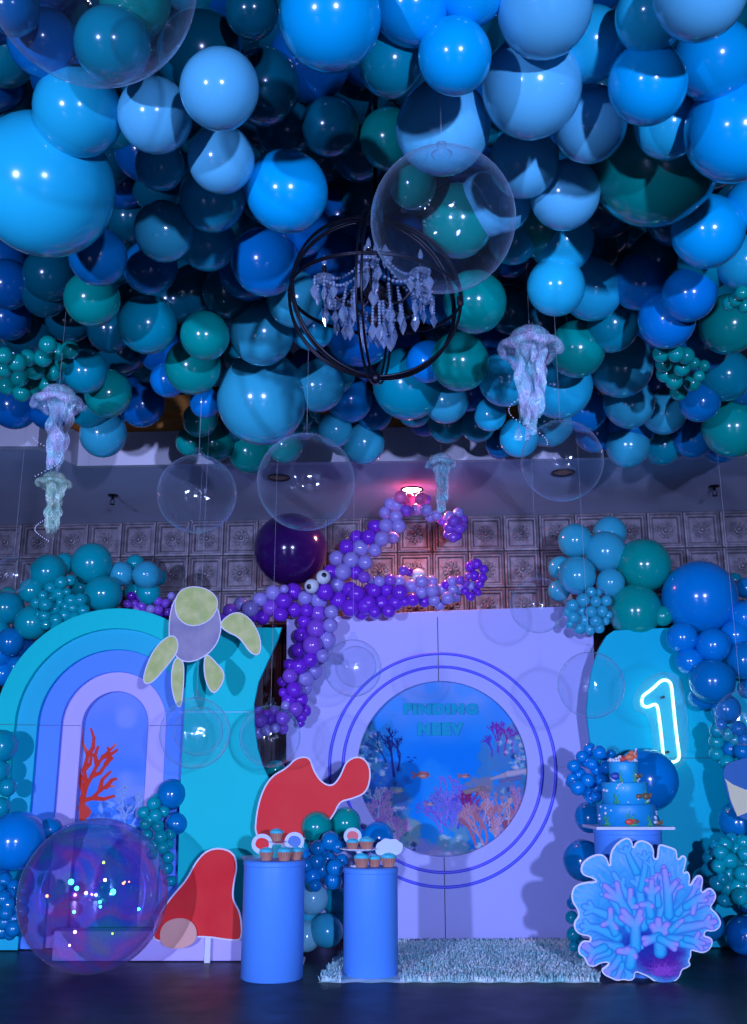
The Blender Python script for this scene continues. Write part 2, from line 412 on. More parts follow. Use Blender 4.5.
def add_b(px, py, r, col, Y=None, Z=None, name='latex_balloon', area='', group='', tail='wall', filler=False, squash=1.0):
    if Y is not None: p, t = at(px, py, Y)
    else: p, t = atz(px, py, Z)
    ALL.append(dict(px=px, py=py, r=r, col=col, p=p, t=t, R=r*t/FPX, name=name, area=area, group=group, tail=tail, filler=filler, squash=squash))
def parse(s):
    out = []
    for ln in s.replace('\n', ';').split(';'):
        ln = ln.split()
        if ln: out.append((float(ln[0]), float(ln[1]), float(ln[2]), ln[3], float(ln[4]) if len(ln) > 4 else None))
    return out

# --- ceiling canopy: x y r colour layer(0 front .. 4 back), read from the photograph
CEIL = parse('''
78 112 43 c 1;155 116 36 p 1;219 90 38 p 0;221 160 32 p 0;160 166 24 c 2;44 187 67 c 0;212 199 32 c 2;164 232 29 m 1;207 243 27 c 3
200 55 42 t 3;262 88 36 t 3;285 128 28 t 3;12 8 26 n 2;42 42 33 b 2;112 45 36 t 1;135 2 34 g 2;98 257 28 n 1;150 268 26 n 2;62 78 30 n 4
330 18 50 a 0;411 8 36 a 1;455 57 36 a 0;472 -8 32 a 1;391 64 32 t 1;443 128 46 p 1;532 88 48 p 0;330 127 29 t 3;287 192 40 a 0;258 78 27 t 4
300 150 28 t 4;360 150 30 t 4;390 140 30 g 3;413 186 23 g 2;458 222 35 g 1;487 205 31 p 2;265 262 33 b 1;262 334 31 m 1;310 60 40 n 4;252 12 26 t 3
545 8 46 p 1;590 45 35 c 2;650 16 35 c 1;700 -8 45 p 0;714 60 38 a 1;648 85 38 a 0;668 126 32 c 1;735 132 48 a 0;590 125 36 p 1;655 160 64 g 2
524 163 34 p 1;565 195 34 p 1;503 205 27 p 2;537 225 32 g 3;562 243 30 c 2;708 232 35 a 1;750 205 24 a 1;742 262 26 c 1;675 215 30 t 3;605 205 33 t 4
556 287 28 c 1;592 290 30 c 2;513 240 24 m 2;640 282 28 n 2;689 295 26 b 1;667 321 27 b 0;612 325 27 t 2;708 262 28 t 2;655 258 26 t 3;583 250 34 t 4
729 325 29 g 2;702 345 26 n 2;577 350 27 g 1;621 366 31 m 2;506 379 27 c 1;560 387 31 c 1;490 415 16 c 1;519 438 19 c 0;548 420 26 m 2;585 410 22 b 2
629 403 25 m 1;664 412 22 m 2;700 402 20 n 1;733 428 29 g 1;693 438 20 n 2;628 446 21 m 1;662 445 20 t 2;605 345 22 n 3;632 425 24 n 2;725 375 26 t 2;745 385 20 n 2
92 299 27 g 1;205 336 24 g 0;193 367 27 g 1;147 325 28 t 1;262 400 44 m 0;168 380 17 b 1;205 403 15 b 1;85 372 21 t 1;108 394 23 g 1;90 408 20 t 2
103 434 23 m 1;142 405 22 k 2;200 420 17 g 2;216 443 18 g 2;190 442 14 g 2;250 452 21 g 2;45 295 22 t 3;50 275 26 t 3;8 285 24 k 3;70 318 24 t 3
28 328 28 t 3;8 318 22 k 3;68 345 24 t 4;190 290 30 t 3;230 290 27 t 3;248 270 30 n 3;125 398 22 k 3;50 408 22 k 2;14 405 24 k 2;215 310 26 t 4
295 300 27 m 2;312 328 22 c 2;318 386 26 m 1;349 400 22 n 2;334 372 22 t 2;335 430 17 m 1;363 443 21 m 1;374 413 18 n 2;330 260 34 n 3;360 330 36 n 3
475 302 31 g 1;460 362 29 g 1;427 362 21 b 1;408 385 34 t 2;446 401 22 m 1;415 408 19 t 2;447 424 19 t 2;478 425 17 t 2;484 342 26 n 3;400 250 34 n 3
440 290 34 n 3;345 218 30 n 4;300 228 28 n 3;510 310 24 t 3;537 322 30 t 3;470 392 20 n 3;300 420 20 t 2;285 445 18 g 2;235 425 18 t 3;655 385 24 n 3
20 355 24 t 3;120 350 26 t 3;160 350 22 n 3;172 300 24 t 3;110 330 22 t 3;372 200 30 t 4;425 420 16 n 3;500 445 14 n 2;720 445 18 n 2;595 432 20 n 2
''')
def ceil_area(px, py):
    row = 'top rows' if py < 130 else 'upper middle' if py < 230 else 'lower middle' if py < 340 else 'rear fringe'
    col = 'far left' if px < 130 else 'left of chandelier' if px < 285 else ('above chandelier' if py < 215 else 'behind chandelier') if px < 465 else 'right of chandelier' if px < 610 else 'far right'
    return row + ' ' + col
LZ = [3.36, 3.46, 3.58, 3.74, 3.95]
for x, y, r, c, l in CEIL:
    l = int(l or 0)
    if l >= 3: c = {'n': 'k', 't': 'd'}.get(c, c)  # back rows swap to darker latex, shade put into the colour
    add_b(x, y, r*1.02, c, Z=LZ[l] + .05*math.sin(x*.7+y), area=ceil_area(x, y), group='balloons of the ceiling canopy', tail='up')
for iy in range(13):      # deeper layer of the canopy, its shade put into darker latex
    for ix in range(23):
        x = -25 + ix*36 + (18 if iy % 2 else 0) + rnd.uniform(-8, 8); y = -20 + iy*35 + rnd.uniform(-7, 7)
        if y > 415 or (y > 372 and (120 < x < 200 or 365 < x < 410)): continue
        p, t = atz(x, y, 4.05)
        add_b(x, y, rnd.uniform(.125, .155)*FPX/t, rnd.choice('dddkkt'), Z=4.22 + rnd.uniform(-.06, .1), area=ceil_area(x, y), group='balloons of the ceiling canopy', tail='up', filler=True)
# mini green clusters in the canopy
for x, y in ((4,369),(17,363),(35,371),(43,358),(20,378),(53,372),(7,386),(33,387),(64,362),(22,393),(47,384),(4,356),(58,352),(48,345),(70,350),(28,358)):
    add_b(x, y, 9, 'g', Z=3.40 + .05*math.sin(x), name='mini_balloon', area='above left jellyfish', group='mini green balloons above left jellyfish', tail='up')
for x, y in ((664,364),(682,368),(674,381),(692,383),(676,354),(661,354),(665,374),(679,392),(699,376),(694,363),(704,366),(686,356)):
    add_b(x, y, 8.6 if x < 693 else 6, 'g', Z=3.34 + .05*math.sin(x*3), name='mini_balloon', area='under canopy far right', group='mini green balloons under canopy at right', tail='up')
for x, y in ((736,300),(744,306),(742,293),(730,304)):
    add_b(x, y, 7, 'g', Z=3.3, name='mini_balloon', area='green knot at right edge under canopy', group='mini green balloons at the right edge', tail='up')
for x, y, r in ((307,419,7),(315,413,6),(319,418,5),(303,428,7),(312,428,7)):
    add_b(x, y, r, 'q', Z=3.5, name='mini_balloon', area='pale knot above large left bubble', group='mini balloons above the large left bubble', tail='up')

# --- garlands in front of the wall; crops were read at a scale, so convert
def crop(ox, oy, s, txt): return [(ox + x/s, oy + y/s, r/s, c, l) for x, y, r, c, l in parse(txt)]
S4 = 3.735
for x, y, r, c, l in crop(0, 470, S4, '''343 348 75 q .05;385 463 71 q 0;178 380 66 q .1;240 350 40 q .2;118 450 47 q .1;453 388 47 m .15;548 392 53 m .1;505 350 35 q .25
555 460 45 q .2;120 570 64 q 0;25 515 62 t .1;300 440 40 q .2;38 642 52 n 0;-8 690 50 b .05;85 660 45 k .15;590 400 32 t .3;30 465 30 g .3;505 455 40 q .3
-5 600 40 t .1;60 735 40 n .1;10 760 45 b .1'''):
    add_b(x, y, r, c, Y=8.05 + (l or 0)*1.2, area='garland above the left arch', group='balloons of the garland above the left arch')
for x, y, r, c, l in crop(0, 470, S4, '''228 420 24 q;188 440 22 q;262 412 19 q;222 462 24 q;160 468 18 q;138 495 23 q;170 503 25 q;205 518 22 q;265 487 24 q;300 485 24 q;312 525 22 q
243 542 24 q;272 515 22 q;168 545 23 q;210 560 23 q;280 552 22 q;210 588 20 q;172 577 19 q;240 590 20 q;292 558 18 q;145 540 15 q;188 480 19 q;225 494 16 q;250 455 14 q;245 510 15 q;265 575 16 q'''):
    add_b(x, y, r*1.1, c, Y=7.86 + .06*math.sin(x*7), name='mini_balloon', area='on left arch garland', group='mini turquoise balloons above the left arch')
for x, y, r, c, l in crop(0, 470, S4, '''490 470 18 u;525 475 17 u;475 500 16 v;500 500 18 v;530 508 18 v;558 488 18 l;590 490 18 v;620 498 18 v;562 520 18 l;592 523 18 v;628 530 19 v
605 552 17 u;540 535 17 v;510 525 15 l;645 505 16 v;575 548 14 u;655 545 16 v;640 470 15 l'''):
    add_b(x, y, r, c, Y=8.3 + .05*math.sin(x*7), name='mini_balloon', area='octopus left arm tip', group='balloons of the octopus left arm')
# right garland
for x, y, r, c, l in crop(547, 430, S4, '''105 413 63 m .1;218 455 77 m .1;235 385 62 m .25;113 543 69 m .0;50 515 45 m .2;237 570 53 m .0;363 505 100 g .05;330 675 97 g .0;572 625 136 b -.1;430 660 50 g .25
740 590 38 n .1;735 690 55 n .05;45 600 40 m .25;700 560 28 t .3'''):
    add_b(x, y, r, c, Y=8.0 + (l or 0)*1.2, area='garland above the number one panel', group='balloons of the right garland')
for x, y, r, c, l in crop(547, 430, S4, '''135 635 24 m;182 640 20 m;222 638 19 m;95 655 22 m;165 605 18 m;190 607 15 m;130 675 20 m;165 678 21 m;205 677 21 m;98 700 22 m;140 710 22 m
182 713 21 m;217 713 16 m;75 680 16 m;120 742 20 m;160 745 20 m;150 655 17 m;195 740 18 m;85 725 15 m;230 690 14 m'''):
    add_b(x, y, r*1.1, c, Y=7.86 + .06*math.sin(x*7), name='mini_balloon', area='at round-window panel corner', group='mini blue balloons by the round-window panel')
for x, y, r, c, l in crop(547, 600, S4, '''505 140 56 b .05;620 170 64 b 0;532 228 50 b .05;705 130 55 b .1;742 65 60 b .1;740 225 72 n .05;617 303 84 n -.05;575 365 48 n .1;668 408 55 n .05;720 650 62 n .1
430 60 40 g .25;755 330 40 n .2;740 800 60 k .3'''):
    add_b(x, y, r, c, Y=7.62 + (l or 0)*1.2, area='garland beside the glowing number', group='balloons of the right garland')
for x, y, r, c, l in crop(547, 600, S4, '''635 487 26 t;672 500 27 q;715 480 27 n;633 530 27 q;685 557 30 n;730 565 28 n;633 575 25 q;672 607 27 q;717 617 28 q;738 520 26 n;700 522 24 q;650 465 20 n;745 600 24 q'''):
    add_b(x, y, r*1.1, c, Y=7.42 + .07*math.sin(x*5), name='mini_balloon', area='right of glowing number', group='mini balloons right of the glowing number')
for x, y, r, c, l in crop(547, 740, S4, '''715 305 72 n .1;738 730 70 k .1;598 690 62 n .1;570 600 60 n .2;655 480 50 k .3;590 520 45 t .3;760 600 50 k .2'''):
    add_b(x, y, r, c, Y=7.55 + (l or 0)*.6, area='low garland by the right wall edge', group='balloons of the right garland')
for x, y, r, c, l in crop(547, 740, S4, '''650 420 26 q;708 405 28 q;690 370 22 t;665 390 25 q;683 450 28 q;640 472 25 q;733 380 26 q;740 425 27 q;675 500 29 q;730 500 28 q;705 465 24 q;635 535 26 t;672 550 29 q
720 585 29 q;675 590 26 q;712 545 26 q;742 545 26 q;742 465 25 q;610 442 26 t;655 520 22 t;605 485 24 t;660 600 22 t;745 600 26 q;630 395 18 t'''):
    add_b(x, y, r*1.1, c, Y=7.38 + .08*math.sin(x*5), name='mini_balloon', area='low at right edge', group='mini balloons low at the right edge')
# around the cake
for x, y, r, c, l in crop(547, 740, S4, '''370 148 118 b .1;160 290 56 n .0;135 450 76 n -.02;395 300 26 n .2;400 520 50 n .25;110 600 30 t .1'''):
    add_b(x, y, r, c, Y=7.45 + (l or 0), area='column behind the cake', group='large balloons behind the cake')
for x, y, r, c, l in crop(547, 740, S4, '''160 35 23 b;195 47 25 b;230 75 24 b;145 78 24 b;100 97 23 b;188 112 25 b;118 130 26 b;152 150 24 b;222 102 22 b;95 145 20 b;115 177 27 b;187 180 24 b;155 198 24 b;165 218 20 b
203 150 22 b;168 90 22 b;130 62 20 b;212 172 20 b;185 212 20 b;85 160 14 b;240 50 16 n;210 200 18 n'''):
    add_b(x, y, r*1.1, c, Y=7.26 + .07*math.sin(x*5), name='mini_balloon', area='left of the cake', group='mini royal blue balloons left of the cake')
for x, y, r, c, l in crop(547, 740, S4, '''92 662 24 t;100 725 28 t;118 760 26 t;135 800 24 t;95 610 22 n;120 690 22 t;100 770 20 t'''):
    add_b(x, y, r, c, Y=7.3 + .05*math.sin(x*5), name='mini_balloon', area='left of coral board', group='mini dark balloons beside the coral board')
# left floor garland
for x, y, r, c, l in crop(0, 774, 2.988, '''46 200 87 b 0;150 165 34 n .3;22 40 26 t .3;-30 330 60 n .2;0 100 30 t .3;40 450 40 k .3'''):
    add_b(x, y, r, c, Y=7.32 + (l or 0)*.6, area='low garland at left edge', group='balloons low at the left edge')
for x, y, r, c, l in crop(0, 774, 2.988, '''12 320 22 n;42 340 22 n;10 372 22 n;45 395 22 n;18 415 20 n;15 442 22 n;45 432 22 n;40 462 22 n;8 468 22 n;64 378 20 n;25 390 20 n;30 360 18 n;70 345 18 n;66 410 18 n;65 440 18 n;62 465 18 n;30 478 16 n;-4 400 18 n;-4 345 16 n'''):
    add_b(x, y, r*1.1, c, Y=7.14 + .07*math.sin(x*5), name='mini_balloon', area='left of iridescent ball', group='mini blue balloons left of the iridescent ball')
for x, y, r, c, l in crop(0, 600, 2.988, '''5 435 46 t;-4 510 32 t'''):
    add_b(x, y, r, c, Y=7.5, area='on the left edge beside the arch', group='balloons low at the left edge')
# cluster between arch and cyan panel
for x, y, r, c, l in crop(0, 774, 2.988, '''512 60 44 n 0;528 148 34 n 0'''):
    add_b(x, y, r, c, Y=7.60, area='between arch and cyan panel', group='balloons between the arch and the cyan panel')
for x, y, r, c, l in crop(0, 774, 2.988, '''430 115 19 q;460 88 22 q;465 124 20 q;435 150 19 q;490 112 17 q;472 156 19 q;450 137 16 q;480 187 20 q;440 182 18 q;487 220 20 q;503 250 18 q;462 212 18 q;508 180 18 q;500 282 18 t;512 320 16 t;470 70 14 q;455 240 16 t;505 210 16 q'''):
    add_b(x, y, r, c, Y=7.52 + .05*math.sin(x*5), name='mini_balloon', area='between arch and cyan panel', group='mini turquoise balloons between the arch and the cyan panel')
# between the two pedestals
for x, y, r, c, l in crop(220, 750, S4, '''360 287 57 g -.1;470 272 56 g .05;590 328 57 b 0;500 332 48 b .1;345 552 60 j 0;322 695 55 j .05;398 675 62 m 0;430 560 50 t .15;205 75 38 g .7;330 610 45 m .15;440 610 45 t .2;300 330 40 g .15'''):
    add_b(x, y, r, c, Y=7.35 + (l or 0)*.8, area='column between the two pedestals', group='balloons between the two pedestals')
for x, y, r, c, l in crop(220, 750, S4, '''365 365 27 n;335 393 27 b;400 405 28 n;360 415 26 n;380 445 31 n;430 440 30 n;320 378 22 n;322 430 24 n;345 472 30 b;455 412 22 n;412 340 32 n;440 362 22 n;422 485 32 n;395 470 24 n;452 470 26 n;310 362 20 t;355 505 22 n;385 380 20 n'''):
    add_b(x, y, r*1.1, c, Y=7.14 + .08*math.sin(x*5), name='mini_balloon', area='between the pedestals', group='mini blue balloons between the two pedestals')

# --- the balloon octopus
add_b(290.6, 549.5, 36.5, 'x', Y=8.38, name='latex_balloon', area='round head of the balloon octopus', group='balloons of the octopus head')
OC = [
 ('octopus left arm', 190, 470, S4, '''150 525 25 v;190 500 24 l;225 518 30 l;130 555 22 v;262 483 27 l;310 458 27 l;385 455 31 u;350 488 29 u;302 515 31 v;388 522 28 u;338 540 26 u;270 550 27 u;352 445 16 l;240 545 20 u;420 505 22 u;110 575 18 v;165 550 18 v'''),
 ('octopus body', 190, 470, S4, '''430 477 26 l;482 485 32 l;505 455 31 u;550 428 28 l;525 380 26 u;572 380 30 l;548 330 28 l;602 335 28 l;555 487 32 u;598 447 28 u;622 463 30 u;680 455 33 u;600 515 31 u;655 508 30 u;640 535 24 u;690 530 22 u;715 497 28 u;620 383 26 u'''),
 ('octopus raised arm', 190, 470, S4, '''585 287 28 u;637 293 31 l;655 345 26 l;622 250 24 u;690 300 24 l;668 250 27 u;687 210 24 u;717 257 27 l;728 208 22 l;727 160 21 l;650 400 22 v;745 240 20 l'''),
 ('octopus raised arm', 370, 430, S4, '''5 400 24 u;20 360 25 u;45 405 25 l;85 403 22 l;60 357 26 l;107 360 26 l;57 312 21 l;97 323 24 l;75 275 22 l;100 280 24 l;115 250 22 h;143 260 23 h;190 257 22 h;137 302 22 v;172 298 21 l;210 300 23 l;210 258 16 v;225 325 19 l;250 320 19 l;268 340 15 v'''),
 ('octopus raised arm tip', 370, 430, S4, '''297 325 21 l;330 310 19 l;312 340 21 v;345 335 19 v;297 365 21 v;333 370 21 v;285 350 16 v;312 400 19 v;290 390 16 v;350 362 14 v;330 398 13 u'''),
 ('octopus right arm', 370, 430, S4, '''15 600 26 u;63 597 27 u;112 607 28 u;42 645 28 u;95 645 28 u;-5 645 26 u;20 683 24 u;70 677 24 u;155 583 24 l;108 565 23 l;125 525 17 v;145 530 15 u;75 560 21 v;35 565 21 l;8 562 18 l;193 565 22 l;230 565 21 l;193 605 23 l
160 635 23 u;203 640 21 u;232 600 23 l;240 635 21 l;265 595 22 l;290 627 23 l;260 652 19 l;305 565 19 l;310 595 19 l;322 627 16 l;335 560 16 v;335 595 18 l;355 572 16 v;355 602 15 u;376 583 18 l;130 642 17 u;285 578 17 u'''),
 ('octopus right arm tip', 370, 430, S4, '''398 500 19 u;375 510 19 u;425 520 16 u;390 545 19 u;420 552 17 u;410 575 16 u;395 600 16 u;375 622 16 u;403 608 13 u;368 545 14 v'''),
 ('octopus hanging arm', 190, 470, S4, '''435 525 24 u;480 535 29 v;528 530 25 l;428 565 26 u;471 592 34 v;524 580 26 l;415 617 28 u;457 655 34 v;512 635 31 l;405 673 27 u;450 710 28 u;497 690 25 l;405 730 28 u;370 728 16 u'''),
 ('octopus hanging arm', 200, 640, 4.669, '''520 25 38 v;595 10 35 l;575 75 31 l;518 97 36 u;415 115 26 u;465 122 36 u;535 145 36 l;420 168 34 v;493 180 36 l;383 195 23 u;440 232 36 u;495 225 29 l;388 245 21 u;413 280 31 u;470 277 33 u;445 322 31 v;492 330 26 u;475 360 23 u;400 305 21 l;470 388 19 u'''),
 ('octopus curled arm tip', 200, 640, 4.669, '''385 365 34 v;328 370 26 u;280 375 33 v;268 432 33 l;310 420 26 l;238 400 25 l;385 412 26 v;350 412 22 l;270 330 21 u;345 330 21 v;310 345 20 u;420 345 22 u'''),
]
for area, ox, oy, s, txt in OC:
    for i, (x, y, r, c, l) in enumerate(crop(ox, oy, s, txt)):
        add_b(x, y, r*1.08, c, Y=8.06 + .07*math.sin(i*2.4), name='purple_balloon', area=area, group='balloons of the ' + area.replace(' tip', ''))

# keep only deeper-layer balloons that show: small id buffer over the picture
W_, H_ = 747, 1024
zb = np.full((H_, W_), 1e9); idb = np.full((H_, W_), -1, int)
yy, xx = np.mgrid[0:H_, 0:W_]
for i, b in enumerate(ALL):
    x0, x1 = max(0, int(b['px']-b['r']-1)), min(W_, int(b['px']+b['r']+2)); y0, y1 = max(0, int(b['py']-b['r']-1)), min(H_, int(b['py']+b['r']+2))
    if x0 >= x1 or y0 >= y1: continue
    d2 = (xx[y0:y1, x0:x1]-b['px'])**2 + (yy[y0:y1, x0:x1]-b['py'])**2
    dep = np.where(d2 < b['r']**2, b['t'] - np.sqrt(np.maximum(b['r']**2 - d2, 0))*b['t']/FPX, 1e9)
    z = zb[y0:y1, x0:x1]; msk = dep < z
    z[msk] = dep[msk]; idb[y0:y1, x0:x1][msk] = i
cnt = np.bincount(idb[idb >= 0], minlength=len(ALL))
KEEP = [b for i, b in enumerate(ALL) if cnt[i] >= (70 if b['filler'] else 12)]
KEEP = KEEP
# label every balloon so that it can be singled out: size, colour, where, rank among its look-alikes
ORD = ['first','second','third','fourth','fifth','sixth','seventh','eighth','ninth','tenth','eleventh','twelfth','thirteenth','fourteenth','fifteenth','sixteenth','seventeenth','eighteenth','nineteenth','twentieth']
groups = {}
for b in KEEP:
    r = b['r']; small = b['name'] != 'latex_balloon'
    if small: size = ''
    else: size = 'huge ' if r > 55 else 'large ' if r > 34 else 'medium ' if r > 23 else 'small '
    b['desc'] = size + COL[b['col']][0]
    groups.setdefault((b['desc'], b['area'], b['name']), []).append(b)
for (desc, area, nm), bs_ in groups.items():
    kindw = 'mini balloon' if nm == 'mini_balloon' else 'balloon'
    where = ('ceiling '  + kindw + ', ' + area) if area.split()[0] in ('top','upper','lower','rear') else kindw + (' of ' if 'octopus' in area and not area.startswith('round') else ', ') + area
    if len(bs_) == 1: bs_[0]['label'] = desc + ' ' + where; continue
    if len(bs_) <= 5:
        bs_.sort(key=lambda b: b['px'])
        for k, b in enumerate(bs_): b['label'] = f'{desc} {where}, {ORD[k]} from left'
    else:
        by = sorted(bs_, key=lambda b: b['py']); n = len(by); nb = 2 if n < 10 else 3
        names = ['upper', 'lower'] if nb == 2 else ['upper', 'middle', 'lower']
        for q in range(nb):
            part = sorted(by[q*n//nb:(q+1)*n//nb], key=lambda b: b['px'])
            for k, b in enumerate(part): b['label'] = f'{desc} {where}, {names[q]} part, {ORD[k]} from left'
for b in KEEP:
    if b['name'] == 'latex_balloon': me = BIG[b['col']]
    else: me = SML[b['col']]
    o = bpy.data.objects.new(b['name'], me); C.objects.link(o)
    o.location = b['p']; s = b['R']/.99
    if b['tail'] == 'up': d = Vector((rnd.uniform(-.5,.5), rnd.uniform(.1,.8), 1))
    else: d = Vector((rnd.uniform(-.5,.5), 1, rnd.uniform(-.5,.5)))
    o.rotation_mode = 'QUATERNION'; o.rotation_quaternion = Vector((0,0,-1)).rotation_difference(d.normalized())
    sq = rnd.uniform(.96, 1.03)
    o.scale = (s, s*sq, s)
    tag(o, b['label'], 'balloon', b['group'])
# eyes of the octopus
for px, py, lab in ((323.3, 577.2, 'white balloon eye of the octopus, right and higher one'), (311.6, 586.2, 'white balloon eye of the octopus, left and lower one')):
    p, t = at(px, py, 7.92); r = 7.4*t/FPX
    e = link('eye_balloon', SML['w'].copy(), None, None, p); e.scale = (r,)*3; e.rotation_euler = (-PI/2, 0, 0)
    tag(e, lab, 'balloon', 'eyes of the balloon octopus')
    bm = bmesh.new(); lathe(bm, [(.36,.93),(.30,.955),(.2,.985),(0,1.012)], 18, cap=False)
    dirv = Vector((.15 if px > 320 else -.35, -.25 if px < 320 else .1, 1)).normalized()
    bmesh.ops.rotate(bm, verts=bm.verts, matrix=Vector((0,0,1)).rotation_difference(dirv).to_matrix())
    q = from_bm('pupil', bm, mat('black_pupil', (.01,.01,.02), .3), e, smooth=True)
    e.rotation_euler = (PI/2, 0, 0)
p, t = at(370 + 180/S4, 430 + 545/S4, 8.2)
o = link('latex_balloon', BIG['w'], None, None, p); r = 7.5*t/FPX; o.scale = (r,)*3
tag(o, 'small white balloon tucked behind the octopus right arm', 'balloon')

# ------------------------------------------------------------------ clear bubble balloons
def sphere_mesh(name, m, u=48, v=32):
    bm = bmesh.new(); bmesh.ops.create_uvsphere(bm, u_segments=u, v_segments=v, radius=1)
    me = bpy.data.meshes.new(name); bm.to_mesh(me); bm.free(); me.materials.append(m)
    me.polygons.foreach_set('use_smooth', [True]*len(me.polygons)); return me
BUBM = sphere_mesh('clear_bubble', M_BUB)
M_LINE = mat('nylon_line', (.5,.55,.6), .4)
def bubble(px, py, r, Y, label, string=True, inner=None):
    p, t = at(px, py, Y); Rr = r*t/FPX
    e = empty('bubble_balloon', p, label, 'balloon', 'clear bubble balloons')
    o = bpy.data.objects.new('clear_sphere', BUBM); C.objects.link(o); o.parent = e; o.scale = (Rr,)*3
    o.rotation_euler = (rnd.uniform(-.3,.3), rnd.uniform(-.3,.3), rnd.uniform(0,3))
    bm = bmesh.new(); lathe(bm, [(.10*Rr, -.005),(.035,.012),(.014,.03),(.018,.05),(0,.052)], 14, cap=False)
    from_bm('neck', bm, M_BUB, e, (0,0,Rr*.995), smooth=True)
    bm = bmesh.new(); tube(bm, [(Rr*math.sin(a)*math.cos(.6), Rr*math.sin(a)*math.sin(.6), Rr*math.cos(a)) for a in [PI*k/24 for k in range(25)]], .0012, 4)
    from_bm('seam', bm, M_BUB, e)
    if string:
        top = (4.68 if p.y < 7.1 else ZS) - p.z
        bm = bmesh.new(); tube(bm, [(0,0,Rr),(0,0,top)], .0008, 4); from_bm('string', bm, M_LINE, e)
    if inner:
        c, ir, dx, dz = inner
        q = bpy.data.objects.new('inner_balloon', BIG[c] if c in BIG else BUBM); C.objects.link(q); q.parent = e; q.scale = (ir*Rr,)*3; q.location = (dx*Rr, 0, dz*Rr)
    return e
bubble(92, -24, 104, 2.15, 'huge clear bubble balloon cut by the top left corner')
bubble(443, 220, 72.5, 2.85, 'large clear bubble balloon in front of the chandelier')
bubble(306, 482, 49, 5.0, 'large clear bubble balloon hanging left of the pink lamp')
bubble(197, 494, 39.5, 5.4, 'clear bubble balloon, leftmost hanging before the tin tiles')
bubble(562, 461, 41, 4.88, 'clear bubble balloon below the large jellyfish')
bubble(538, 605, 28, 7.0, 'faint clear bubble balloon at the top edge of the round-window panel')
bubble(591, 685, 33, 6.6, 'clear bubble balloon between round-window panel and number panel')
bubble(353, 668, 28.5, 6.9, 'clear bubble balloon by the top left of the blue rings', inner=('bub', .72, .1, .05))
bubble(195, 733, 35, 6.5, 'clear bubble balloon before the cyan panel below the turtle-shaped board', inner=('bub', .70, .1, .05))
bubble(270, 736, 30.5, 6.9, 'clear bubble balloon over the curled purple arm tip')
bubble(743, 718, 27, 6.6, 'clear bubble balloon cut by the right picture edge')
bubble(12, 575, 18, 6.6, 'faint clear bubble balloon at the left picture edge')

# big iridescent ball on the floor
p, t = at(94, 891.5, 6.85); Rr = p.z*.999
Rr = 73*t/FPX
e = empty('iridescent_ball', (p.x, p.y, Rr+.004), 'giant iridescent see-through ball on the floor before the arch', 'balloon')
ME = sphere_mesh('ball_skin', M_IRID, 64, 40)
o = link('film_sphere', ME, None, e); o.scale = (Rr,)*3; o.rotation_euler = (.3,.2,.5)
for k in range(6):
    an = k*PI/3 + .35
    bm = bmesh.new(); tube(bm, [(Rr*1.001*math.sin(a)*math.cos(an), Rr*1.001*math.sin(a)*math.sin(an), Rr*1.001*math.cos(a)) for a in [PI*j/30 for j in range(31)]], .0022, 5)
    q = from_bm('seam', bm, M_BUB, e); q.rotation_euler = (0, .18, 0)
bm = bmesh.new(); lathe(bm, [(.05,0),(.045,.012),(.02,.016),(.014,.03),(0,.032)], 16, cap=False); from_bm('valve', bm, M_BUB, e, (0,0,Rr-.002), smooth=True)
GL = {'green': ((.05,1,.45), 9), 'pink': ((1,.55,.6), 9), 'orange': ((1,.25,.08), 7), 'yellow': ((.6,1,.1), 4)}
GLM = {k: sphere_mesh('led_'+k, mat('glowing_'+k+'_light', c, .5, emit=c, es=s), 12, 8) for k, (c, s) in GL.items()}  # emissive dots added inside the ball in place of reflected room lights
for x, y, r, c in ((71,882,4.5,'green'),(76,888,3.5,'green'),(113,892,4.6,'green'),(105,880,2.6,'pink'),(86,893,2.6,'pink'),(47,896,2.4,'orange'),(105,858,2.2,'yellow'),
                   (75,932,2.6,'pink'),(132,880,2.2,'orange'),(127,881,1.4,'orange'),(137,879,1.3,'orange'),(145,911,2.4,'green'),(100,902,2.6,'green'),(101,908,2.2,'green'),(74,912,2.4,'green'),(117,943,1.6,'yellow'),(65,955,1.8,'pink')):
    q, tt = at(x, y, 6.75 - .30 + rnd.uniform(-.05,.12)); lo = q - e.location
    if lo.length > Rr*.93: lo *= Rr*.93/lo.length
    s = bpy.data.objects.new('light_spot', GLM[c]); C.objects.link(s); s.parent = e; s.location = lo; s.scale = (r*.62*tt/FPX,)*3

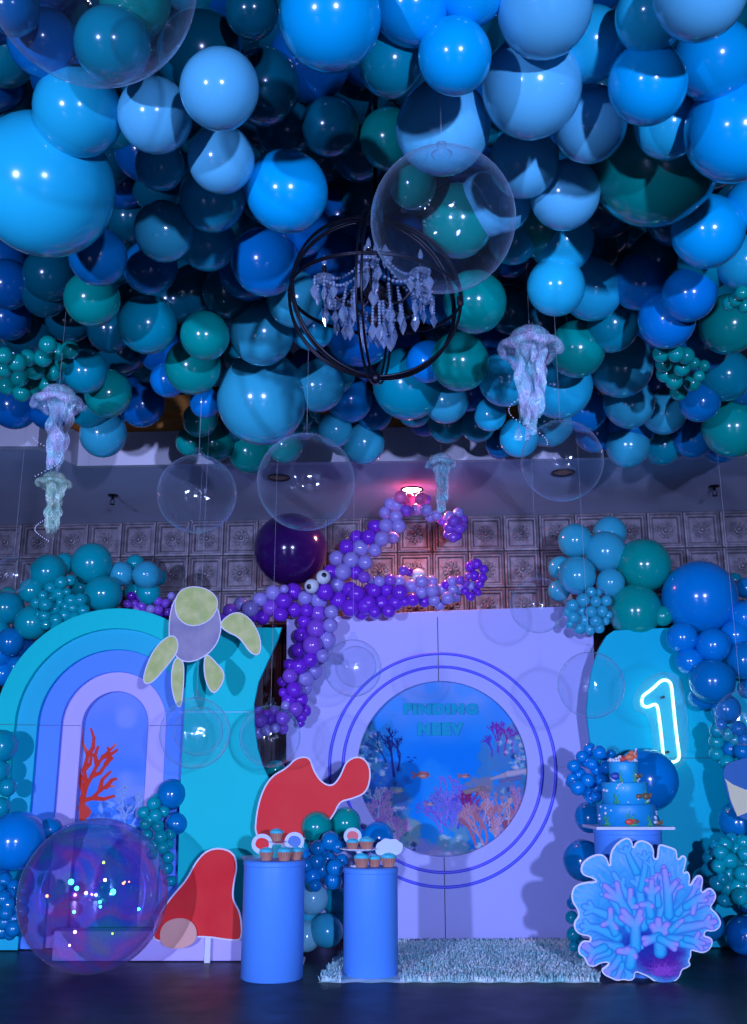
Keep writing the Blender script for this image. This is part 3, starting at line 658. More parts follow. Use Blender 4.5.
# ------------------------------------------------------------------ painting helper (prints)
class Art:
    def __init__(s, x0, y0, x1, y1, res):
        s.res = res; s.gam = 1.75; s.x0, s.y0, s.x1, s.y1 = x0, y0, x1, y1; s.nx = int((x1-x0)*res)+1; s.ny = int((y1-y0)*res)+1
        s.X, s.Y = np.meshgrid(np.linspace(x0, x1, s.nx), np.linspace(y0, y1, s.ny))
        s.c = np.zeros((s.ny, s.nx, 3)); s.rng = np.random.RandomState(3)
    def noise(s, cell, seed):
        r = np.random.RandomState(seed); gx = int((s.x1-s.x0)/cell)+3; gy = int((s.y1-s.y0)/cell)+3; g = r.rand(gy, gx)
        u = (s.X-s.x0)/cell; v = (s.Y-s.y0)/cell; i = u.astype(int); j = v.astype(int); fu = u-i; fv = v-j
        fu = fu*fu*(3-2*fu); fv = fv*fv*(3-2*fv)
        return (g[j,i]*(1-fu)+g[j,i+1]*fu)*(1-fv) + (g[j+1,i]*(1-fu)+g[j+1,i+1]*fu)*fv
    def mix(s, a, col):
        a = np.clip(a, 0, 1)[..., None]; s.c = s.c*(1-a) + np.array(col)*a
    def blob(s, x, y, rx, ry, col, al=.9, soft=.35, seed=0, rag=.5):
        d = np.sqrt(((s.X-x)/rx)**2 + ((s.Y-y)/ry)**2) + rag*(s.noise(max(rx,ry)*.35, seed+int(x))-.5) + .4*rag*(s.noise(max(rx,ry)*.12, seed+int(y))-.5)
        s.mix((1-d)/soft*al, col) if al >= 1 else s.mix(np.clip((1-d)/soft, 0, 1)*al, col)
    def caps(s, x0, y0, x1, y1, r0, r1, core, edge=None, al=1.0):
        dx, dy = x1-x0, y1-y0; L = dx*dx+dy*dy+1e-9; m = max(r0, r1)+1
        ix0 = np.searchsorted(s.X[0], min(x0,x1)-m); ix1 = np.searchsorted(s.X[0], max(x0,x1)+m)
        iy0 = np.searchsorted(s.Y[:,0], min(y0,y1)-m); iy1 = np.searchsorted(s.Y[:,0], max(y0,y1)+m)
        if ix0 >= ix1 or iy0 >= iy1: return
        X = s.X[iy0:iy1, ix0:ix1]; Y = s.Y[iy0:iy1, ix0:ix1]
        r0 = max(r0, .55/s.res); r1 = max(r1, .5/s.res); u = np.clip(((X-x0)*dx + (Y-y0)*dy)/L, 0, 1); d = np.hypot(X-x0-u*dx, Y-y0-u*dy); r = r0 + (r1-r0)*u
        q = d/r; a = np.clip((r-d)*s.res*1.3+.55, 0, 1)[..., None]*al
        core = np.array(core); edge = core*.6 if edge is None else np.array(edge); flat = core.ndim == 2
        if core.ndim == 2: core = core[0]*(1-u[..., None]) + core[1]*u[..., None]
        k = np.ones_like(q)[..., None] if flat else np.clip(1.15 - q*q*.75, 0, 1)[..., None]; col = edge*(1-k) + core*k
        s.c[iy0:iy1, ix0:ix1] = s.c[iy0:iy1, ix0:ix1]*(1-a) + col*a
    def limb(s, segs, al=1.0):
        for f, k in ((1,0),(.88,.3),(.72,.6),(.55,.85),(.36,1.0)):
            for x0,y0,x1,y1,r0,r1,c0,c1 in segs:
                e = lambda c: (c[0]*.42, c[1]*.62, c[2]*.84)
                m = lambda c: tuple(a*(1-k)+b*k for a, b in zip(e(c), c))
                s.caps(x0,y0,x1,y1,r0*f,r1*f,(m(c0),m(c1)),m(c1),al)
    def tree(s, x, y, ang, L, r, col, n, rg, edge=None, spread=.55, shrink=.78):
        if n == 0: return
        x2, y2 = x + L*math.cos(ang), y - L*math.sin(ang)
        s.caps(x, y, x2, y2, r, r*.75, col, edge)
        for k in range(2 if rg.random() < .75 else 3):
            s.tree(x2, y2, ang + rg.uniform(-spread, spread), L*shrink*rg.uniform(.75,1.15), r*.74, col, n-1, rg, edge, spread, shrink)
    def mesh(s, name, fn, inside=None):
        """fn maps picture (x, y) arrays to world; inside keeps cells"""
        P = fn(s.X, s.Y).reshape(-1, 3); nx, ny = s.nx, s.ny
        j, i = np.mgrid[0:ny-1, 0:nx-1]; keep = np.ones(j.shape, bool) if inside is None else inside(s.X, s.Y)[:-1, :-1]
        j, i = j[keep], i[keep]; f = np.stack([j*nx+i, (j+1)*nx+i, (j+1)*nx+i+1, j*nx+i+1], 1)
        used = np.unique(f); mp = np.zeros(nx*ny, int); mp[used] = np.arange(len(used)); f = mp[f]; P = P[used]; cc = s.c.reshape(-1, 3)[used]
        cc = np.clip(cc, 0, 1)**s.gam
        me = bpy.data.meshes.new(name); me.from_pydata(P.tolist(), [], f.tolist()); me.update()
        ca = me.color_attributes.new('art', 'FLOAT_COLOR', 'POINT')
        ca.data.foreach_set('color', np.concatenate([cc, np.ones((len(cc),1))], 1).astype(np.float32).ravel())
        return me
def plane_map(Y):
    def fn(X, Yp):
        a = (X-373.5)/FPX; b = (512-Yp)/FPX; dy = CP - b*SP; dz = SP + b*CP; t = Y/dy
        return np.stack([a*t, np.full_like(X, Y), H + dz*t], -1)
    return fn
def w2(px, py, Y):
    p, t = at(px, py, Y); return (p.x, p.z)

# ------------------------------------------------------------------ white round-window panel
YW = 8.3
tl, tr_ = w2(287, 619, YW), w2(592, 606, YW)
bl, br = (w2(287, 900, YW)[0], .01), (w2(601, 900, YW)[0], .01)
c0 = w2(442.5, 767, YW); sc = at(442.5, 767, YW)[1]/FPX
rad = 85.5*sc
pan = empty('round_window_panel', (0, YW, 0), 'tall white backdrop panel with round ocean window and two blue rings', 'backdrop panel')
sx = w2(440, 767, YW)[0]
me = plate([[(bl[0],bl[1]), (br[0],br[1]), tr_, (sx, (tl[1]+tr_[1])/2+.01), tl], circle(c0[0], c0[1], rad)], .05, .004); link('board', me, M_WHITE, pan)
for rr, nm in ((99.5, 'inner'), (113, 'outer')):
    bm = bmesh.new(); n = 128
    tube(bm, [(c0[0]+rr*sc*math.cos(2*PI*k/n), -.004, c0[1]+rr*sc*math.sin(2*PI*k/n)) for k in range(n)], .0135, 6, True)
    from_bm('blue_ring', bm, M_RING, pan, smooth=True)
bm = bmesh.new()
box(bm, (sx, -.001, (tl[1]+c0[1]+rad)/2+.006), (.006, .004, tl[1]-c0[1]-rad+.02)); box(bm, (sx+.02, -.001, (c0[1]-rad)/2), (.006, .004, c0[1]-rad))
box(bm, ((c0[0]+rad+br[0])/2+.1, -.001, c0[1]), (br[0]-c0[0]-rad-.25, .003, .002))
from_bm('joint', bm, M_SEAM, pan)
# reef print behind the window
A = Art(350, 672, 536, 864, 1.7)
v = (A.Y-678)/178
A.c[:] = np.array((.0,.52,.95)); A.mix(.8-v*2.4 + .5*A.noise(30,1), (.52,.68,.97)); A.mix((.6-np.abs(v-.42)*1.6)*1.3*A.noise(22,2), (.0,.50,.98))
A.mix(np.clip((A.noise(16,4)-.55)*2, 0, .5), (.15,.62,1)); A.mix(np.clip(.9-np.abs(A.X-442-3*np.sin(A.Y/15))/26,0,1)*np.clip((v-.45)*1.6,0,.75), (.22,.72,1.0))
rg = random.Random(5)
for x, y, rx, ry, c, al in ((364,752,22,30,(.10,.30,.45),.8),(378,790,26,34,(.12,.26,.55),.75),(360,735,12,14,(.30,.62,.62),.7),(385,740,14,20,(.14,.42,.62),.6),(372,770,12,10,(.22,.48,.58),.7),
    (392,815,20,26,(.30,.52,.66),.8),(405,838,18,20,(.35,.55,.62),.8),(380,830,18,16,(.40,.40,.72),.8),(400,800,10,14,(.18,.30,.62),.6),
    (515,740,18,20,(.36,.60,.76),.8),(500,755,14,20,(.28,.50,.70),.75),(486,768,10,22,(.30,.52,.66),.6),(525,765,14,26,(.30,.44,.62),.8),(505,790,24,14,(.38,.46,.64),.8),(480,785,16,9,(.55,.50,.55),.8),
    (452,846,22,14,(.42,.66,.72),.9),(462,830,12,14,(.38,.62,.70),.8),(420,850,22,12,(.62,.55,.80),.8),(440,858,30,8,(.66,.62,.78),.8),(410,835,10,18,(.52,.68,.62),.7),(470,860,24,8,(.30,.45,.60),.8)):
    A.blob(x, y, rx, ry, c, al, .4, rg.randrange(99), .9)
for k in range(240):   # watercolour daubs along the two banks
    left = rg.random() < .48
    y = rg.uniform(728, 858); x = rg.uniform(356, 372+(y-728)*.42) if left else rg.uniform(522-(y-728)*.34, 528)
    c = rg.choice([(.62,.78,.70),(.08,.20,.42),(.20,.40,.62),(.48,.58,.82),(.70,.62,.70),(.16,.46,.55),(.75,.80,.86)])
    A.blob(x, y, rg.uniform(1.5,5), rg.uniform(1.2,4), c, .85, .5, k, .8)
for x, y, a, L, r, c, n in ((394,776,1.7,13,1.3,(.06,.12,.40),6),(398,770,1.4,10,1.1,(.08,.14,.45),6),(386,762,2.0,9,1.0,(.08,.22,.45),5)):
    A.tree(x, y, a, L, r, c, n, rg, spread=.6)
for x, y, L, c in ((498,752,8,(.52,.16,.72)),(505,755,9,(.62,.18,.62)),(512,752,8,(.55,.22,.75)),(492,756,6,(.35,.25,.80))):
    A.tree(x, y, 1.57, L, .9, c, 6, rg, spread=.5)
for x, y, a, L, c in ((452,826,1.9,9,(.40,.32,.90)),(458,828,1.3,9,(.30,.28,.85)),(446,826,2.4,8,(.48,.40,.92)),(462,826,1.0,8,(.45,.36,.90)),(452,826,1.5,12,(.55,.45,.95)),(440,822,2.0,9,(.40,.38,.92))):
    A.tree(x, y, a, L, 1.1, c, 7, rg, spread=.6)
for x, y, a, L, c in ((470,812,1.4,7,(.70,.15,.40)),(466,816,1.8,7,(.62,.14,.42)),(474,816,1.1,6,(.75,.20,.45))):
    A.tree(x, y, a, L, 1.2, c, 6, rg, spread=.5)
for x, y, a, L, c in ((478,852,1.9,12,(.80,.42,.50)),(486,850,1.5,14,(.85,.50,.55)),(494,848,1.3,14,(.88,.55,.58)),(500,840,1.1,13,(.82,.45,.50)),(484,846,2.0,12,(.90,.60,.66)),(508,830,1.2,11,(.85,.55,.62)),(490,856,1.0,12,(.72,.35,.45)),(514,818,1.3,8,(.80,.55,.75))):
    A.tree(x, y, a, L, 1.5, c, 7, rg, spread=.5)
for x, y, a, L, c in ((378,838,1.9,8,(.75,.48,.80)),(386,842,1.5,9,(.80,.55,.85)),(394,848,1.3,8,(.82,.60,.80)),(372,830,1.7,8,(.66,.38,.70))):
    A.tree(x, y, a, L, 1.3, c, 6, rg, spread=.5)
for k in range(34):
    if k % 3 == 0: x, y, c = rg.uniform(362,400), rg.uniform(815,850), rg.choice([(.85,.60,.85),(.70,.80,.90),(.60,.82,.72),(.75,.50,.85)])
    elif k % 3 == 1: x, y, c = rg.uniform(474,516), rg.uniform(815,856), rg.choice([(.95,.62,.62),(.98,.72,.70),(.90,.50,.55),(.95,.70,.80)])
    else: x, y, c = rg.uniform(440,464), rg.uniform(818,834), rg.choice([(.50,.45,.98),(.62,.50,.98),(.45,.50,.95)])
    A.tree(x, y, rg.uniform(1.1,2.0), rg.uniform(5,9), .8, c, 6, rg, spread=.55)
for k in range(70):
    x = rg.choice([rg.uniform(360,372), rg.uniform(496,526), rg.uniform(380,410), rg.uniform(440,480)]); y = rg.uniform(738,770) if x < 373 or x > 496 else rg.uniform(836,858)
    A.blob(x, y, rg.uniform(1.5,4), rg.uniform(1.2,3), rg.choice([(.75,.88,.90),(.55,.80,.80),(.85,.75,.85),(.25,.50,.70)]), .9, .5, k, .8)
A.caps(491, 779, 508, 774, 1.2, 3, (.72,.66,.72)); A.caps(508, 774, 532, 770, 3.2, 2.4, (.78,.72,.78)); A.caps(500,781,520,778,1.5,2,(.40,.42,.60))
A.caps(466,792,482,788,2.5,2.2,(.60,.50,.48)); A.caps(482,788,490,791,2.2,1.2,(.55,.46,.5))
for x, y, rx, ry, c in ((423,775,7.5,4.2,(.72,.38,.36)),(465.5,776,5,2.6,(.70,.42,.45)),(430.5,804,3.8,2.4,(.66,.48,.62)),(399.5,790,5.5,3,(.42,.60,.60))):
    A.blob(x, y, rx, ry, c, 1, .25, 0, 0); A.blob(x-rx*.15, y+ry*.25, rx*.7, ry*.4, (.85,.68,.62), .8, .4, 0, 0)
    A.caps(x-rx*.85, y, x-rx*1.45, y-ry*.55, .6, 1.1, c); A.caps(x-rx*.85, y, x-rx*1.4, y+ry*.6, .6, 1.1, c); A.caps(x+rx*.6, y-ry*.25, x+rx*.62, y-ry*.25, .5, .5, (.05,.05,.1))
for x, y in ((407.5,757),(411,760),(414,757.5),(409,761.5)): A.caps(x, y, x+2, y+.4, .6, .5, (.05,.12,.5))
A.c *= .92
me = A.mesh('ocean_print', plane_map(YW+.07)); me.transform(Matrix.Translation((0,-YW,0)))
rp = link('ocean_print', me, vcol_mat('reef_print', .4), pan)
# raised cyan lettering in the window
def text_mesh(s, h, w, t, bold=.04):
    cu = bpy.data.curves.new('txt', 'FONT'); cu.body = s; cu.size = 1; cu.offset = bold; cu.extrude = .02; cu.space_character = 1.22
    o = bpy.data.objects.new('txt', cu); C.objects.link(o); dg = bpy.context.evaluated_depsgraph_get()
    me = bpy.data.meshes.new_from_object(o.evaluated_get(dg)); bpy.data.objects.remove(o)
    xs = [v.co.x for v in me.vertices]; ys = [v.co.y for v in me.vertices]
    cx, cy = (min(xs)+max(xs))/2, (min(ys)+max(ys))/2; kx = w/(max(xs)-min(xs)); ky = h/(max(ys)-min(ys))
    for v in me.vertices: v.co = ((v.co.x-cx)*kx, -v.co.z*t/.02, (v.co.y-cy)*ky)
    return me
M_TXT = mat('cyan_lettering', (.0,.42,.58), .5, spec=.1)
for s, px, py, w, h in (('FINDING', 440.5, 709, 76, 11.5), ('NEEV', 440.5, 729, 47, 13)):
    x, z = w2(px, py, YW+.06)
    link('lettering', text_mesh(s, h*sc*1.02, w*sc, .006, .085), M_TXT, pan, (x, .055, z))

# ------------------------------------------------------------------ rainbow arch and side panels
YA = 7.72
cA = w2(110.5, 724, YA); sA = at(113, 740, YA)[1]/FPX
arch = empty('rainbow_arch_panel', (0, YA, 0), 'nested rainbow arch backdrop in cyan blue and lavender with coral picture', 'backdrop panel')
def arch_loop(r, z0, n=40, xr=None):
    return [(cA[0]-r, z0)] + [(cA[0]-r*math.cos(PI*k/n), cA[1]+r*math.sin(PI*k/n)) for k in range(n+1)] + [(cA[0]+r, z0)]
radii = [117, 97, 76, 54, 34.5]; mats = [M_TEAL1, M_TEAL2, M_BLUEB, M_LAV]
for k in range(4):
    outer = arch_loop(radii[k]*sA, .012); inner = arch_loop(radii[k+1]*sA, .012)
    lp = outer + inner[::-1]
    me = plate([lp], .045, .004, back=.045*k); link('arch_band', me, mats[k], arch)
    bm = bmesh.new(); zz = w2(113, 724.5, YA)[1]
    for s in (-1, 1): box(bm, (cA[0]+s*(radii[k]+radii[k+1])/2*sA, .045*k-.0005, zz), ((radii[k]-radii[k+1])*sA*.97, .003, .0035))
    from_bm('joint', bm, M_SEAM, arch)
A = Art(66, 680, 160, 985, 1.6); v = (A.Y-688)/150
A.c[:] = np.array((.42,.55,.92)); A.mix(v*.9*(.5+A.noise(14,3)), (.16,.46,.92)); A.mix(np.clip((A.noise(20,8)-.5)*2,0,.6), (.56,.64,.95))
for k in range(60):
    x = rg.uniform(96, 152); y = rg.uniform(786+(150-x)*.25, 850); c = rg.choice([(.45,.65,.90),(.20,.42,.80),(.70,.82,.92),(.10,.28,.66),(.40,.55,.88)])
    A.blob(x, y, rg.uniform(3,8), rg.uniform(3,7), c, .6, .6, k, .9)
for k in range(9): A.tree(rg.uniform(122,146), rg.uniform(800,830), rg.uniform(1,2), 7, 1.0, (.55,.70,.92), 5, rg)
RC = (.92,.20,.12)
for pts in (((83,820),(82,800),(86,786),(84,770),(88,755),(82,742),(83,728)), ((84,795),(80,780),(78,764),(76,750)), ((86,786),(92,776),(97,765),(103,757),(112,748),(116,744)),
            ((92,776),(100,773),(106,764),(113,758)), ((88,755),(93,748),(94,738),(91,729)), ((85,800),(93,798),(100,790),(106,787),(114,786)), ((100,790),(102,780),(110,772)), ((84,770),(90,764),(92,754)), ((97,765),(95,755),(98,747)),
            ((106,764),(110,757),(108,748)), ((93,798),(104,799),(114,796)), ((80,780),(84,776),(84,770)), ((103,757),(110,755),(117,750)), ((106,787),(112,780),(116,779))):
    n = len(pts)
    for i in range(n-1):
        r0 = 2.6*(1-i/(n-1))**.7*(.75 if pts[0][1] < 815 else 1.1) + .5; A.caps(*pts[i], *pts[i+1], r0, max(r0*.75,.45), (RC, (.95,.42,.30)) if i > n/2 else RC, (.70,.10,.10))
A.blob(84, 812, 8, 10, (.90,.22,.16), 1, .4, 2, .8)
me = A.mesh('coral_picture', plane_map(YA+.20), lambda X, Y: (X > 70) & (X < 156)); me.transform(Matrix.Translation((0,-YA,0)))
for vtx in me.vertices:
    if vtx.co.z < .01: vtx.co.z = .01
link('coral_picture', me, vcol_mat('arch_print', .45), arch)

# tall cyan panel with a wavy right edge
YC = 7.58
pts = [(178,959),(178,880),(180,800),(187,668),(189,628),(281,628),(277,640),(267,662),(258,682),(253.5,704),(254,725),(257,748),(262,765),(270,782),(281,800),(288,830),(290,870),(286,900),(280,959)]
def wpoly(pts, Y, z0=None): return [(lambda q: (q[0], max(q[1], z0) if z0 is not None else q[1]))(w2(x, y, Y)) for x, y in pts]
o = empty('wavy_cyan_panel', (0, YC, 0), 'tall cyan backdrop panel with wavy right edge, beside the rainbow arch', 'backdrop panel')
P = wpoly(pts, YC, .012); P[0] = (P[0][0], .012); P[-1] = (P[-1][0], .012)
link('board', plate([P], .05, .004), mat('cyan_wave_board', (.0,.70,.60), .5, spec=.12), o)
bm = bmesh.new(); box(bm, (w2(215,712,YC)[0], -.0005, w2(215,712,YC)[1]), (.55, .003, .003)); box(bm, (w2(215,900,YC)[0], .07, .06), (.7, .09, .10)); from_bm('foot_rail', bm, M_LAV, o)
# low lavender plinth in front of the two
bm = bmesh.new(); a1 = w2(60, 950, 7.5)[0]; a2 = w2(262, 950, 7.5)[0]; box(bm, ((a1+a2)/2, 7.40, .10), (a2-a1, .16, .19), bev=.008)
tag(from_bm('display_plinth', bm, M_LAV), 'low lavender plinth at the foot of the left backdrop panels', 'plinth')

# number panel
YR = 7.9
pts = [(600,1000),(600,900),(597,800),(592,750),(590,735),(587,712),(589,690),(593,668),(600,648),(607,636),(614,631),(690,627),(720,630),(760,640),(765,1000)]
o = empty('number_panel', (0, YR, 0), 'ocean blue backdrop panel with wavy left edge behind the glowing number', 'backdrop panel')
P = wpoly(pts, YR, .012)
link('board', plate([P], .05, .004), M_RTEAL, o)
bm = bmesh.new(); x, z = w2(680, 758, YR); box(bm, (x, -.0005, z), (1.2, .003, .004)); from_bm('joint', bm, M_SEAM, o)
# neon number one
YN = YR - .06
ne = empty('neon_number_sign', (0, YN, 0), 'glowing white neon number 1 mounted on the ocean blue panel', 'neon sign')
np_ = [(661,680.5),(665.5,680),(669,681.5),(671,685),(672,694),(674.5,720),(677.5,745),(679,755),(678,760),(674,762),(668,762),(664.5,760.5),(663,756),(661.5,740),(659.5,722),(657.5,708),(656,704.5),(653,704.5),(648,707),(644.5,707),(641.8,704.5),(641.3,700),(643,695.5),(648,692),(653,688)]
for _ in range(1): np_ = chaikin(np_, 1)
bm = bmesh.new(); tube(bm, [(w2(x, y, YN)[0], -.012, w2(x, y, YN)[1]) for x, y in np_], .0098, 8, True)
from_bm('neon_tube', bm, mat('neon_glow', (1,1,1), .5, emit=(.42,1,.86), es=3.6), ne, smooth=True)
ac = chaikin([(652,672),(676,672),(686,690),(690,768),(656,770),(650,715),(634,712),(632,694)], 2)
link('acrylic_backing', plate([[w2(x, y, YN) for x, y in ac]], .006, 0), M_ACR, ne)
bm = bmesh.new()
for x, y in ((663.5,697),(668,752)): 
    q = w2(x, y, YN); lathe(bm, [(.010,0),(.010,.06),(0,.06)], 10, Matrix.Translation((q[0],-.008,q[1])) @ Matrix.Rotation(-PI/2, 4, 'X'))
from_bm('standoff', bm, M_BRONZE, ne)

# ------------------------------------------------------------------ cut-out boards
def cutout(name, outlines, Y, label, face_m, rim_m, cat='cutout board', extra=(), z_min=None, t=.012):
    o = empty(name, (0, Y, 0), label, cat)
    lo = [w2(x, y, Y) for x, y in outlines]
    if z_min is not None: lo = [(x, max(z, z_min)) for x, z in lo]
    link('rim_board', plate([lo], t, .001), rim_m, o)
    cx = sum(p[0] for p in lo)/len(lo); cz = sum(p[1] for p in lo)/len(lo)
    return o, lo
M_RIM = mat('white_foam_board', (.85,.85,.9), .6)
def inset(pts, d):
    n = len(pts); out = []
    area = sum(pts[i][0]*pts[(i+1)%n][1]-pts[(i+1)%n][0]*pts[i][1] for i in range(n))
    sg = 1 if area > 0 else -1
    for i in range(n):
        a, b = pts[i-1], pts[(i+1) % n]; tx, ty = b[0]-a[0], b[1]-a[1]; L = math.hypot(tx, ty) or 1
        out.append((pts[i][0] - sg*ty/L*d, pts[i][1] + sg*tx/L*d))
    return out
def ell(cx, cy, rx, ry, a=0, n=28):
    return [(cx + rx*math.cos(t)*math.cos(a) - ry*math.sin(t)*math.sin(a), cy + rx*math.cos(t)*math.sin(a) + ry*math.sin(t)*math.cos(a)) for t in [2*PI*k/n for k in range(n)]]
def printed(o, lo, d, m, back=-.0035):
    link('printed_face', plate([inset(lo, d)], .003, 0, back=back), m, o)
# plain orange-red board behind the left pedestal (two soft rounded lobes, nothing printed on it)
M_OR = noise_var(mat('plain_coral_red_print', (.85,.16,.12), .7, spec=.1), (.97,.05,.05), (1,.07,.06), 3, 3)
M_OR2 = noise_var(mat('plain_brick_red_print', (.75,.10,.09), .7, spec=.1), (.90,.03,.035), (.96,.06,.05), 3, 3)
M_GRN = noise_var(mat('plain_pale_green_print', (.62,.72,.36), .7, spec=.1), (.52,.62,.18), (.72,.74,.28), 12, 4)
M_LIL = noise_var(mat('plain_grey_lilac_print', (.45,.42,.55), .7, spec=.1), (.30,.28,.40), (.42,.38,.46), 6, 4)
M_CRM = mat('plain_cream_print', (.85,.80,.45), .5); M_NVY = mat('plain_navy_print', (.02,.16,.42), .5)
body = chaikin([(254,838),(256,812),(262,790),(272,775),(286,768),(296,757),(310,756),(314,770),(322,782),(332,786),(340,776),(346,760),(360,755),(370,764),(371,780),(366,794),(350,800),(340,802),(334,816),(320,832),(300,842),(275,846)], 3)
o, lo = cutout('orange_cutout_board', body, 7.28, 'plain orange-red rounded cutout board standing behind the left pedestal', M_OR, M_RIM)
printed(o, lo, .010, M_OR)
bm = bmesh.new(); bx_, bz = w2(285, 820, 7.28); box(bm, (bx_, .03, bz/2), (.05, .03, bz), bev=.003); box(bm, (bx_, .03, .01), (.3, .2, .02), bev=.003); from_bm('support_stand', bm, M_RIM, o)
# plain red board on the floor
bod = chaikin([(150,941),(158,915),(172,895),(186,880),(195,862),(206,850),(220,847),(234,852),(238,866),(234,884),(233,900),(241,912),(243,938),(236,942),(200,936),(170,942)], 3)
o, lo = cutout('red_cutout_board', bod, 7.26, 'plain red rounded cutout board standing on the low plinth edge', M_OR2, M_RIM, z_min=.012)
printed(o, lo, .010, M_OR2)
sm = chaikin([(160,944),(160,928),(170,919),(186,918),(196,926),(197,940),(186,948),(170,949)], 3)
me = plate([[w2(x, y, 7.235) for x, y in sm]], .010, .001, back=-.022); link('small_front_layer', me, mat('peach_print', (.88,.42,.30), .5), o)
bm = bmesh.new(); bx_, bz = w2(210, 880, 7.26); box(bm, (bx_, .026, bz/2), (.04, .025, bz), bev=.003); from_bm('support_stand', bm, M_RIM, o)
# pale green board hanging before the arch: rounded body with four plain flippers
YT = 7.2
tu = empty('sea_turtle_shaped_board', (0, YT, 0), 'plain pale green turtle-shaped cutout board hung between arch and octopus', 'cutout board')
parts = [('body', chaikin([(172,602),(182,590),(200,588),(214,596),(220,614),(222,632),(214,650),(196,662),(180,662),(170,648),(168,626)], 3), M_LIL, 0),
 ('front_flipper', chaikin([(176,634),(164,638),(152,652),(144,672),(143,684),(152,684),(166,668),(180,650)], 3), M_GRN, -.006),
 ('front_flipper', chaikin([(218,624),(232,612),(244,613),(255,624),(262,642),(260,656),(250,654),(240,638),(226,632)], 3), M_GRN, -.006),
 ('rear_flipper', chaikin([(176,656),(184,660),(184,682),(182,706),(177,708),(171,690),(171,668)], 3), M_GRN, .004),
 ('rear_flipper', chaikin([(206,652),(216,662),(225,672),(223,684),(213,696),(205,682),(203,664)], 3), M_GRN, .004)]
for nm, pl, mm, bk_ in parts:
    lo = [w2(x, y, YT) for x, y in pl]
    q = link(nm, plate([lo], .010, .001, back=bk_), M_RIM, tu)
    link('print', plate([inset(lo, .007)], .002, 0, back=bk_-.0025), mm, q)
hd = [w2(x, y, YT) for x, y in chaikin([(174,606),(178,592),(190,586),(206,588),(217,596),(219,608),(210,622),(192,628),(178,620)], 3)]
q = link('top_lobe', plate([hd], .008, .001, back=-.012), M_RIM, tu); link('print', plate([inset(hd, .006)], .002, 0, back=-.0145), M_GRN, q)
bm = bmesh.new(); a1, a2 = w2(196, 592, YT); tube(bm, [(a1, .004, a2), (a1, .02, ZS+.25)], .0008, 4); from_bm('string', bm, M_LINE, tu)
# cream and navy board cut by the right edge
o = empty('cream_cutout_board', (0, 7.3, 0), 'plain cream and navy cutout board cut by the right picture edge', 'cutout board')
pl = [w2(x, y, 7.3) for x, y in chaikin([(722,765),(726,790),(735,815),(750,822),(775,815),(790,780),(775,750),(745,758)], 2)]
link('rim_board', plate([pl], .012, .001), M_NVY, o)
link('printed_face', plate([inset([w2(x, y, 7.3) for x, y in [(724.5,778),(726,783),(730,800),(737,817),(750,812),(772,806),(780,785),(760,790),(745,789),(733,784)]], .004)], .003, 0, back=-.0035), M_CRM, o)
bm = bmesh.new(); a1, a2 = w2(752, 800, 7.3); box(bm, (a1, .03, a2/2), (.04, .03, a2), bev=.003); from_bm('support_stand', bm, M_RIM, o)

# coral board: printed branching coral
K = 747/162.
def cz(x, y): return (565 + x/K, 835 + y/K)
CO = [(70,160),(80,125),(120,95),(165,85),(195,105),(207,152),(207,90),(225,50),(260,20),(290,10),(310,28),(314,62),(325,32),(355,22),(395,38),(412,70),(408,104),(425,112),(428,60),(436,40),(470,50),(500,60),(516,70),(518,118),(540,90),(562,103),(555,140),(545,178),(565,163),(579,190),(570,242),(600,190),(625,182),(639,205),(625,272),(665,238),(692,260),(699,290),(680,320),(670,335),(700,360),(722,400),(712,432),(680,447),(650,440),(640,465),(670,470),(684,490),(672,525),(640,547),(600,537),(580,530),(583,560),(570,580),(582,600),(560,615),(540,620),(530,655),(500,682),(460,689),(420,682),(385,655),(350,640),(322,630),(322,662),(300,674),(270,667),(240,674),(215,662),(180,647),(165,620),(190,603),(205,588),(165,590),(135,610),(103,602),(90,565),(63,550),(60,520),(73,495),(90,485),(115,490),(118,467),(70,462),(43,437),(40,400),(63,375),(58,345),(33,310),(28,270),(43,233),(90,216),(152,214),(120,197),(83,187)]
YK = 6.60
ko = empty('coral_cutout_board', (0, YK, 0), 'blue and pink branching coral cutout board on the floor under the cake', 'cutout board')
outl = chaikin([cz(x, y) for x, y in CO], 2)
lo = [w2(x, y, YK) for x, y in outl]; lo = [(x, max(z, .006)) for x, z in lo]
link('rim_board', plate([lo], .012, .001), M_RIM, ko)
A = Art(0, 0, 747, 715, .44)
CY, PK, DB, PU = (.22,.74,.90), (.84,.60,.92), (.05,.20,.62), (.26,.08,.50)
A.c[:] = np.array((.22,.62,.86)); A.mix(A.noise(60,1)*.6, (.38,.80,.92))
for x, y, rx, ry in ((130,140,75,60),(260,110,60,100),(365,100,55,90),(470,120,60,80),(110,270,90,60),(95,400,65,55),(640,390,90,60),(640,280,70,60),(120,530,70,50),(540,200,30,60)):
    A.blob(x, y, rx, ry, (.50,.76,.94), .8, .8, 3, .3)
rg2 = random.Random(9)
for cx, cy, bx2, by2, rr_ in ((130,140,230,240,62),(262,100,300,260,80),(365,95,360,260,70),(470,115,450,260,60),(105,270,240,330,75),(95,405,240,400,60),(650,395,520,410,75),(640,285,520,370,70),(610,220,560,350,40),(545,180,520,330,50)):
    for k in range(9):      # fan ridges
        a = math.atan2(cy-by2, cx-bx2) + (k-4)*.16; L = math.hypot(cx-bx2, cy-by2)+rr_*.75*math.cos((k-4)*.3)
        mx_, my_ = bx2 + L*.45*math.cos(a*.97), by2 + L*.45*math.sin(a)
        A.caps(mx_, my_, bx2+L*math.cos(a), by2+L*math.sin(a), 9, 5, ((.20,.62,.86),(.66,.74,.97)), (.16,.52,.84), .7)
